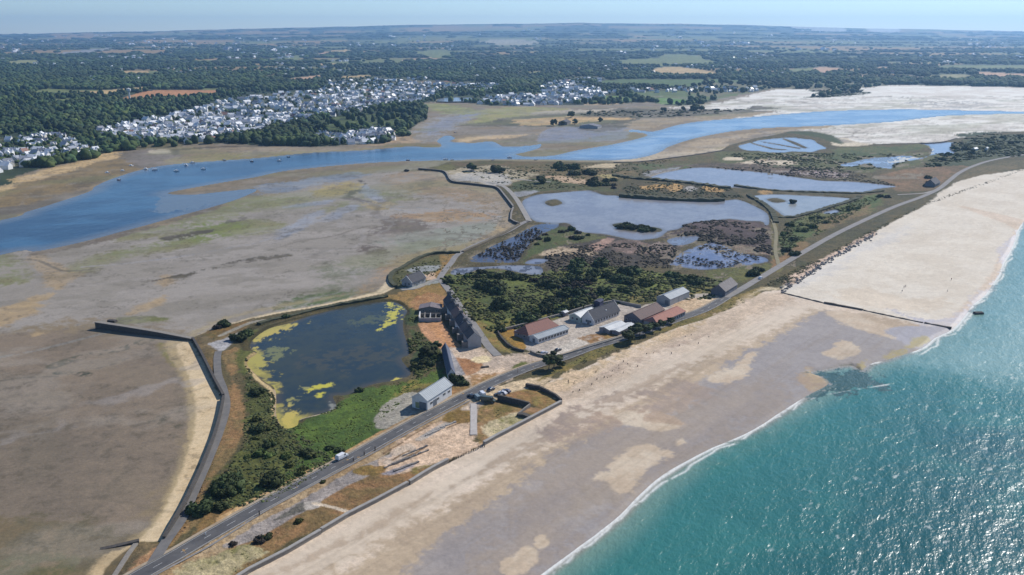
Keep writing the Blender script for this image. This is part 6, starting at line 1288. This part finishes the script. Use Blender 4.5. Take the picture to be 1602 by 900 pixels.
# the rest of the houses and the farms scattered over the plain
mb = MB(); mi = []
rest = [(y, x, 1.0) for y, x, k in HS[290:]]
for _ in range(620):
    y = 60+ (rg.random()**1.3)*70; x = rg.uniform(-250, 1850); cx = vnoise(np.array([x/90.0]), np.array([y/9.0]), 55)[0]
    if cx < .56 or TREE[rc(x, y)] < .02: continue
    for q in range(rg.randint(1, 4)): rest.append((y+rg.gauss(0, .5), x+rg.gauss(0, 4), 1.1 if y > 85 else 1.6))
for (x, y, n) in [(1160,95,14),(1085,104,12),(1130,106,10),(950,103,10),(780,108,10),(400,88,9),(455,90,10),(455,110,14),(205,92,6),(280,115,6),(60,100,8),(880,135,12),(940,112,6),(1190,90,10),(1320,72,9),(1560,75,10),(1480,98,14),(1540,96,12),(690,78,9),(560,75,9),(250,78,8)]:
    for q in range(n): rest.append((y+rg.gauss(0, 1.4), x+rg.gauss(0, 11), 1.1))
for y, x, s in rest:
    if y < 64.5: continue
    r_, c_ = rc(x, y)
    if WMASK[r_, c_] > -5: continue
    p = g(x, y); zz = zat(p.x, p.y); a = rg.random()*3.14; s = s*rg.uniform(.75, 1.15)*(1.0 if p.y < 5000 else 1.5); A, B = PROTO[rg.randrange(5)]; ca, sa = math.cos(a)*s, math.sin(a)*s
    for W_, m_ in ((A, rg.choices([0, 1], [.8, .2])[0]), (B, 2+rg.choices([0, 1, 2, 3], [.35, .15, .46, .04])[0])):
        mb.poly([(p.x+q[0]*ca-q[1]*sa, p.y+q[0]*sa+q[1]*ca, zz+q[2]*s) for q in W_.v], W_.f); mi += [m_]*len(W_.f)
me = data(mb); me.name = 'distant_houses'
for q in HW+HR: me.materials.append(q)
me.polygons.foreach_set('material_index', mi); tag(link('distant_houses', me), 'the many smaller white houses and farms farther off across the plain', 'houses', kind='stuff')

# ---------------------------------------------------------------- vehicles
TYRE = mat('tyre', (0.02, 0.02, 0.02), None, 1, .9); GLS = M['glass']; LAMP = mat('lamp_glass', (0.6, 0.6, 0.62), None, 1, .2); RIM = mat('rim', (0.4, 0.4, 0.42), None, 1, .4)
def vehicle(name, label, px, py, toward, col, kind='car', z=.62):
    L_, W_, prof, cab = {'car': (4.3, 1.75, [(-2.15,.3),(2.1,.3),(2.15,.62),(1.95,.8),(1.0,.95),(-1.6,.98),(-2.1,.85)], [(-1.75,.97),(1.05,.94),(.35,1.45),(-1.25,1.46)]),
        'van': (5.0, 1.95, [(-2.5,.35),(2.4,.35),(2.5,.8),(2.3,1.05),(1.65,1.2),(-2.5,1.2)], [(-2.5,1.2),(1.65,1.19),(1.0,2.0),(-2.4,2.05)]),
        'camper': (6.2, 2.15, [(-3.1,.4),(3.0,.4),(3.1,.9),(2.9,1.15),(2.2,1.3),(-3.1,1.3)], [(-3.1,1.3),(2.2,1.29),(1.7,2.5),(-3.05,2.65)])}[kind]
    p = g(px, py, z); q = g(toward[0], toward[1], z); a = math.atan2(q.y-p.y, q.x-p.x)
    root = empty(name, (p.x, p.y, z-.02), a, label, {'car': 'car', 'van': 'van', 'camper': 'camper'}[kind])
    m = mat(name+'_paint', col, tuple(c*.92 for c in col), 1, .3); m.node_tree.nodes['Principled BSDF'].inputs['Coat Weight'].default_value = .5
    def ex(pr, w, w2=None):
        n = len(pr); w2 = w2 or w; zs = [z_ for _, z_ in pr]; zm, zM = min(zs), max(zs); mb = MB()
        pts = [(x, -(w+(w2-w)*(z_-zm)/(zM-zm))/2, z_) for x, z_ in pr]+[(x, (w+(w2-w)*(z_-zm)/(zM-zm))/2, z_) for x, z_ in pr]
        mb.poly(pts, [tuple(range(n)), tuple(range(n, 2*n))[::-1]]+[(i, n+i, n+(i+1) % n, (i+1) % n) for i in range(n)]); return mb
    ex(prof, W_).build('body', m, root, bevel=.05)
    ex(cab, W_*.97, W_*.80).build('cabin', m, root, bevel=.05)
    zc0, zc1 = min(c[1] for c in cab)+.1, max(c[1] for c in cab)-.12
    f0, f1 = cab[1], cab[2]; wn = MB(); zt = .25 if kind == 'car' else .45
    def slant(t): return (f0[0]+(f1[0]-f0[0])*t+.03, f0[1]+(f1[1]-f0[1])*t)
    (xa, za), (xb, zb) = slant(.15), slant(.88); wn.poly([(xa, -W_*.42, za), (xa, W_*.42, za), (xb, W_*.36, zb), (xb, -W_*.36, zb), (xa+.03, -W_*.42, za), (xa+.03, W_*.42, za), (xb+.03, W_*.36, zb), (xb+.03, -W_*.36, zb)], [(0,3,2,1),(4,5,6,7),(0,1,5,4),(1,2,6,5),(2,3,7,6),(3,0,4,7)]); wn.build('windscreen', GLS, root)
    x0, x1 = (cab[0][0]+.45, cab[1][0]-.45) if kind == 'car' else (cab[1][0]-1.3, cab[1][0]-.35)
    for s in (-1, 1):
        sw = MB(); ya, yb = s*W_*.485, s*W_*.425; zz0, zz1 = zc0, zc1
        sw.poly([(x0, ya, zz0), (x1, ya, zz0), (x1-.45, yb, zz1), (x0+.3, yb, zz1), (x0, ya+s*.03, zz0), (x1, ya+s*.03, zz0), (x1-.45, yb+s*.03, zz1), (x0+.3, yb+s*.03, zz1)], [(0,3,2,1),(4,5,6,7),(0,1,5,4),(1,2,6,5),(2,3,7,6),(3,0,4,7)]); sw.build('side_window', GLS, root)
        MB().box(L_/2-.1, L_/2+.01, s*W_*.36-.14, s*W_*.36+.14, .62, .78).build('headlight', LAMP, root)
        for wx in (-L_*.31, L_*.31):
            w_ = MB().tube((wx, s*W_/2-s*.2, .33), (wx, s*W_/2+s*.02, .33), .33, .33, 12).build('wheel', TYRE, root); MB().tube((wx, s*W_/2+s*.02, .33), (wx, s*W_/2+s*.04, .33), .2, .18, 10).build('rim', RIM, w_)
vehicle('parked_van', 'white van driving along the main road left of the hangar lot', 535, 717, (560, 704), (0.75,0.75,0.75), 'van', .82)
vehicle('parked_car', 'nearly black car parked closest to the road beside the grey van', 737, 621.5, (728, 614), (0.02,0.025,0.03))
vehicle('parked_van', 'grey-green van parked between the black car and the white van', 746, 624, (737, 616), (0.22,0.27,0.27), 'van')
vehicle('parked_van', 'white van parked behind the grey-green van on the sandy lot', 754, 619, (745, 611), (0.75,0.76,0.78), 'van')
vehicle('camper', 'long dark olive camper parked at the end of the tall dark wall', 764, 629, (775, 630), (0.06,0.075,0.05), 'camper')
vehicle('parked_car', 'dark blue car standing alone at the road edge of the sandy lot', 768, 611, (778, 606), (0.02,0.03,0.06))
vehicle('parked_car', 'black car first in the line of three on the sandy lot', 780, 620, (772, 618), (0.015,0.015,0.018))
vehicle('parked_car', 'silver-white car in the middle of the line of three', 786, 616.5, (778, 614.5), (0.6,0.6,0.62))
vehicle('parked_car', 'dark violet-grey car last in the line of three', 792, 613.5, (784, 611.5), (0.08,0.08,0.12))
vehicle('parked_car', 'pale silver car parked in the gravel yard near the gate', 851, 554, (858, 552), (0.5,0.5,0.52))
vehicle('parked_car', 'dark car parked in the gravel yard behind the curved wall', 873, 549, (880, 546), (0.03,0.03,0.035))
vehicle('parked_car', 'small white car driving on the main road beyond the lone barn', 1190, 436, (1225, 416), (0.75,0.75,0.75), z=.82)
# ---------------------------------------------------------------- boats
HULL = [mat('hull_white', (0.85, 0.85, 0.84), None, 1, .4), mat('hull_dark', (0.12, 0.13, 0.17), None, 1, .5), mat('hull_red', (0.25, 0.05, 0.04), None, 1, .5)]
def hull_mesh():
    st = [(-3, 1.0, .1), (-1.5, 1.25, 0), (.5, 1.25, 0), (2, .8, .12), (3.3, .04, .35)]; v = []; f = []
    for x, w, lift in st: v += [(x, -w, .95+lift), (x, -w*.7, -.25+lift*.3), (x, 0, -.45+lift*.4), (x, w*.7, -.25+lift*.3), (x, w, .95+lift), (x, w*.85, .8+lift), (x, -w*.85, .8+lift)]
    for i in range(4):
        for k in range(7): f.append((7*i+k, 7*i+7+k, 7*i+7+(k+1) % 7, 7*i+(k+1) % 7))
    f += [tuple(range(7))[::-1], tuple(range(28, 35))]; mb = MB(); mb.poly(v, f); return mb
BT = [(168,271,0,'white boat aground at the left end of the moorings, nearest the sand'),(192,268,0,'white boat on the mud just right of the leftmost one'),(228,265,0,'white boat moored at the mud edge of the channel'),(242,266,0,'white boat afloat just right of the mud edge boat'),(276,268,0,'white boat moored well out in the blue channel, left of two'),(318,265,0,'white boat moored well out in the blue channel, right of two'),
 (186,282,2,'dull red boat lying in the shallows below the moored boats'),(205,260,0,'small pale boat on the mud behind the moorings'),(291,259,0,'small white boat close to the green mud on the far bank'),(301,255,0,'smallest white boat close to the green mud on the far bank'),(351,251,1,'dark boat near the far bank, left of two'),(394,253,1,'dark boat near the far bank, right of two'),(437,252,0,'lone white boat in the middle of the channel below the village'),(451,246,1,'small dark boat tight against the far bank'),
 (638,251,1,'lone dark boat in the narrow part of the channel'),(697,250,0,'white boat at the spit side of the channel, left of three'),(707,251,1,'dark boat at the spit side of the channel, middle of three'),(712,208,1,'dark boat aground on the inner mud above the sand bar'),(771,251,1,'dark boat at the near bank right of the channel fork'),(797,247,0,'white boat at the channel fork'),(838,251,1,'small dark boat at the near bank where the channel bends right')]
rg = random.Random(8); hm_ = hull_mesh()
for x, y, k, lab in BT:
    p = g(x, y); root = empty('moored_boat', (p.x, p.y, .05), rg.uniform(-.5, .6)+(math.pi if rg.random() < .4 else 0), lab, 'boat'); root.scale = ((.95,)*3 if k == 0 else (.7,)*3)
    hb_ = MB(); hb_.poly(hm_.v, hm_.f); hb_.build('hull', HULL[k], root); MB().prism([(-.75, .8), (.75, .8), (.55, 1.9), (-.55, 1.9)], -1.2, .9).build('cabin', HULL[0], root, bevel=.08)
    MB().tube((.95, 0, .8), (.95, 0, 4.2 if k == 0 else 2.6), .05, .03, 6).build('mast', HULL[0], root)
# ---------------------------------------------------------------- people on the beach
def person(px, py, label, top, rz, walk=.25):
    p = g(px, py, .15); me = bpy.data.meshes.new('person')
    J = {'pel': (0, 0, .95), 'che': (0, .02, 1.30), 'nec': (0, .02, 1.50), 'hea': (0, .03, 1.66), 'top': (0, .03, 1.74), 'hl': (-.1, 0, .90), 'kl': (-.11, walk, .50), 'al': (-.11, walk*.9, .08), 'tl': (-.11, walk*.9+.16, .04), 'hr': (.1, 0, .90), 'kr': (.11, -walk*.3, .50), 'ar': (.11, -walk*1.2, .10), 'tr': (.11, -walk*1.2+.16, .04),
         'sl': (-.19, .02, 1.42), 'el': (-.26, -.08, 1.14), 'wl': (-.27, .06, .90), 'sr': (.19, .02, 1.42), 'er': (.26, -.02, 1.14), 'wr': (.27, .14, .92)}
    Rr = {'pel': .15, 'che': .16, 'nec': .065, 'hea': .105, 'top': .08, 'hl': .10, 'kl': .062, 'al': .045, 'tl': .04, 'hr': .10, 'kr': .062, 'ar': .045, 'tr': .04, 'sl': .065, 'el': .048, 'wl': .036, 'sr': .065, 'er': .048, 'wr': .036}
    n = list(J); E = [('pel','che'),('che','nec'),('nec','hea'),('hea','top'),('pel','hl'),('hl','kl'),('kl','al'),('al','tl'),('pel','hr'),('hr','kr'),('kr','ar'),('ar','tr'),('che','sl'),('sl','el'),('el','wl'),('che','sr'),('sr','er'),('er','wr')]
    me.from_pydata([J[k] for k in n], [(n.index(a), n.index(b)) for a, b in E], []); o = bpy.data.objects.new('person', me); C.objects.link(o)
    sk = o.modifiers.new('skin', 'SKIN'); sv = me.skin_vertices[0].data if me.skin_vertices else None
    if sv is None:
        bpy.context.view_layer.objects.active = o; o.select_set(True); bpy.ops.mesh.customdata_skin_add(); sv = me.skin_vertices[0].data
    for i, k in enumerate(n): sv[i].radius = (Rr[k], Rr[k]); sv[i].use_root = (k == 'pel')
    sb = o.modifiers.new('subd', 'SUBSURF'); sb.levels = 1; sb.render_levels = 1
    m, nn, b = new_mat('clothing'); tc = nn.nodes.new('ShaderNodeTexCoord'); sp = nn.nodes.new('ShaderNodeSeparateXYZ'); nn.links.new(tc.outputs['Object'], sp.inputs[0])
    mr = nn.nodes.new('ShaderNodeMapRange'); mr.inputs[2].default_value = 1.8; nn.links.new(sp.outputs[2], mr.inputs[0])
    r = ramp(nn, mr.outputs[0], [(0, (.35, .2, .14)), (.22, (.03, .035, .06)), (.53, top), (.85, (.38, .22, .16)), (.94, (.05, .03, .02))]); r.color_ramp.interpolation = 'CONSTANT'
    nn.links.new(r.outputs[0], b.inputs['Base Color']); b.inputs['Roughness'].default_value = .9; me.materials.append(m)
    o.location = (p.x, p.y, zat(p.x, p.y)+.0); o.rotation_euler.z = rz; return tag(o, label, 'person')
person(1414, 452, 'person in dark clothes walking on the wide pale sand beyond the groyne', (.03,.03,.035), .5)
person(1416.5, 451, 'person in a dark green top walking close beside the one in dark clothes', (.03,.06,.04), .6, .18)
person(1411, 458.5, 'person in a grey top a few steps nearer than the walking pair', (.18,.18,.18), 2.2, .15)
person(1488, 440, 'person in a pinkish top standing farther right, near the wet sand', (.35,.16,.14), -1, .05)
person(1482, 458, 'person in a white top standing below the one in pink', (.6,.6,.58), 1, .05)
# ---------------------------------------------------------------- posts
PW_ = mat('dark_timber', (0.05, 0.04, 0.035), (0.09, 0.075, 0.06), 3, .95); PWH = mat('post_white', (0.7, 0.7, 0.7), None, 2, .6)
def post(px, py, h, r, label, m=None, cat='post', group=None, name='post'):
    p = g(px, py, .6); o = MB().tube((0, 0, -.4), (0, 0, h), r, r*.9, 8).poly([(r*1.3*math.cos(t), r*1.3*math.sin(t), h+.001) for t in [i*math.pi/4 for i in range(8)]]+[(0, 0, h+r)], [tuple(range(8))[::-1]]+[(i, (i+1) % 8, 8) for i in range(8)]).build(name, m or PW_)
    o.location = (p.x, p.y, .6); return tag(o, label, cat, group)
for x, y, lab in [(570,713,'dark roadside post at the old concrete strip, thickest of the four'),(587,705,'dark roadside post just right of the thickest one'),(553,723,'dark roadside post just left of the thickest one'),(406,806,'dark roadside post standing alone above the old concrete strip')]:
    post(x, y, 1.5, .22, lab, name='roadside_post')
post(322, 838, 1.1, .12, 'thin white marker post on the left verge near the bottom of the road', PWH, name='marker_post')
post(810, 584, 2.2, .09, 'reddish brown pole on the far verge opposite the parked cars', mat('red_pole', (0.22, 0.09, 0.06), None, 1), 'pole', name='pole')
rg = random.Random(33)
for i in range(26):
    t = i/25; x = 703+(757-703)*t+rg.uniform(-1, 1); y = 723+(699-723)*t+rg.uniform(-1, 1)
    post(x, y, rg.uniform(.6, 1.3), rg.uniform(.09, .16), 'broken dark stake in the gap between the two beach walls', None, 'stake', 'stakes between the beach walls', 'stake')
for i in range(30):
    t = rg.random(); x = 880+(1110-880)*t; y = 600+(512-600)*t+rg.uniform(0, 22)
    post(x, y, rg.uniform(.3, .8), rg.uniform(.1, .22), 'small dark stump in the dry sand below the dune grass', None, 'stump', 'stumps in the dry sand', 'stump')
# masonry left lying on the sandy plot
def ruin(px, py, l, w, h, a, label, m):
    p = g(px, py, .5); mb = MB(); r_ = random.Random(int(px)); x = -l/2
    while x < l/2:
        s = r_.uniform(.8, 1.6); mb.box(x, min(x+s-.02, l/2), -w/2, w/2, -.5, h*r_.uniform(.5, 1.1)); x += s
    o = mb.build('ruined_wall', m); o.location = (p.x, p.y, .5); o.rotation_euler.z = a; return tag(o, label, 'ruin')
ruin(626, 723, 14, .6, .8, .78, 'broken low wall at the left end of the sandy ruins', M['stone']); ruin(644, 716, 16, .6, .7, .78, 'longer broken wall in the middle of the sandy ruins', M['stone']); ruin(650, 706, 12, .5, .6, .8, 'broken wall nearest the road in the sandy ruins', M['stone'])
ruin(636, 731, 11, .7, .7, .75, 'broken wall of the sandy ruins nearest the beach', M['stone']); ruin(700, 666, 9, .8, .6, .8, 'grey broken slab line right of the sandy ruins', CONC); ruin(681, 676, 10, .7, .5, .8, 'grey broken slab line between the ruins and the rust grass', CONC)
ruin(759, 575, 3.5, 1.2, .8, .2, 'dark heap beside the sandy mound at the junction', STONE_D)
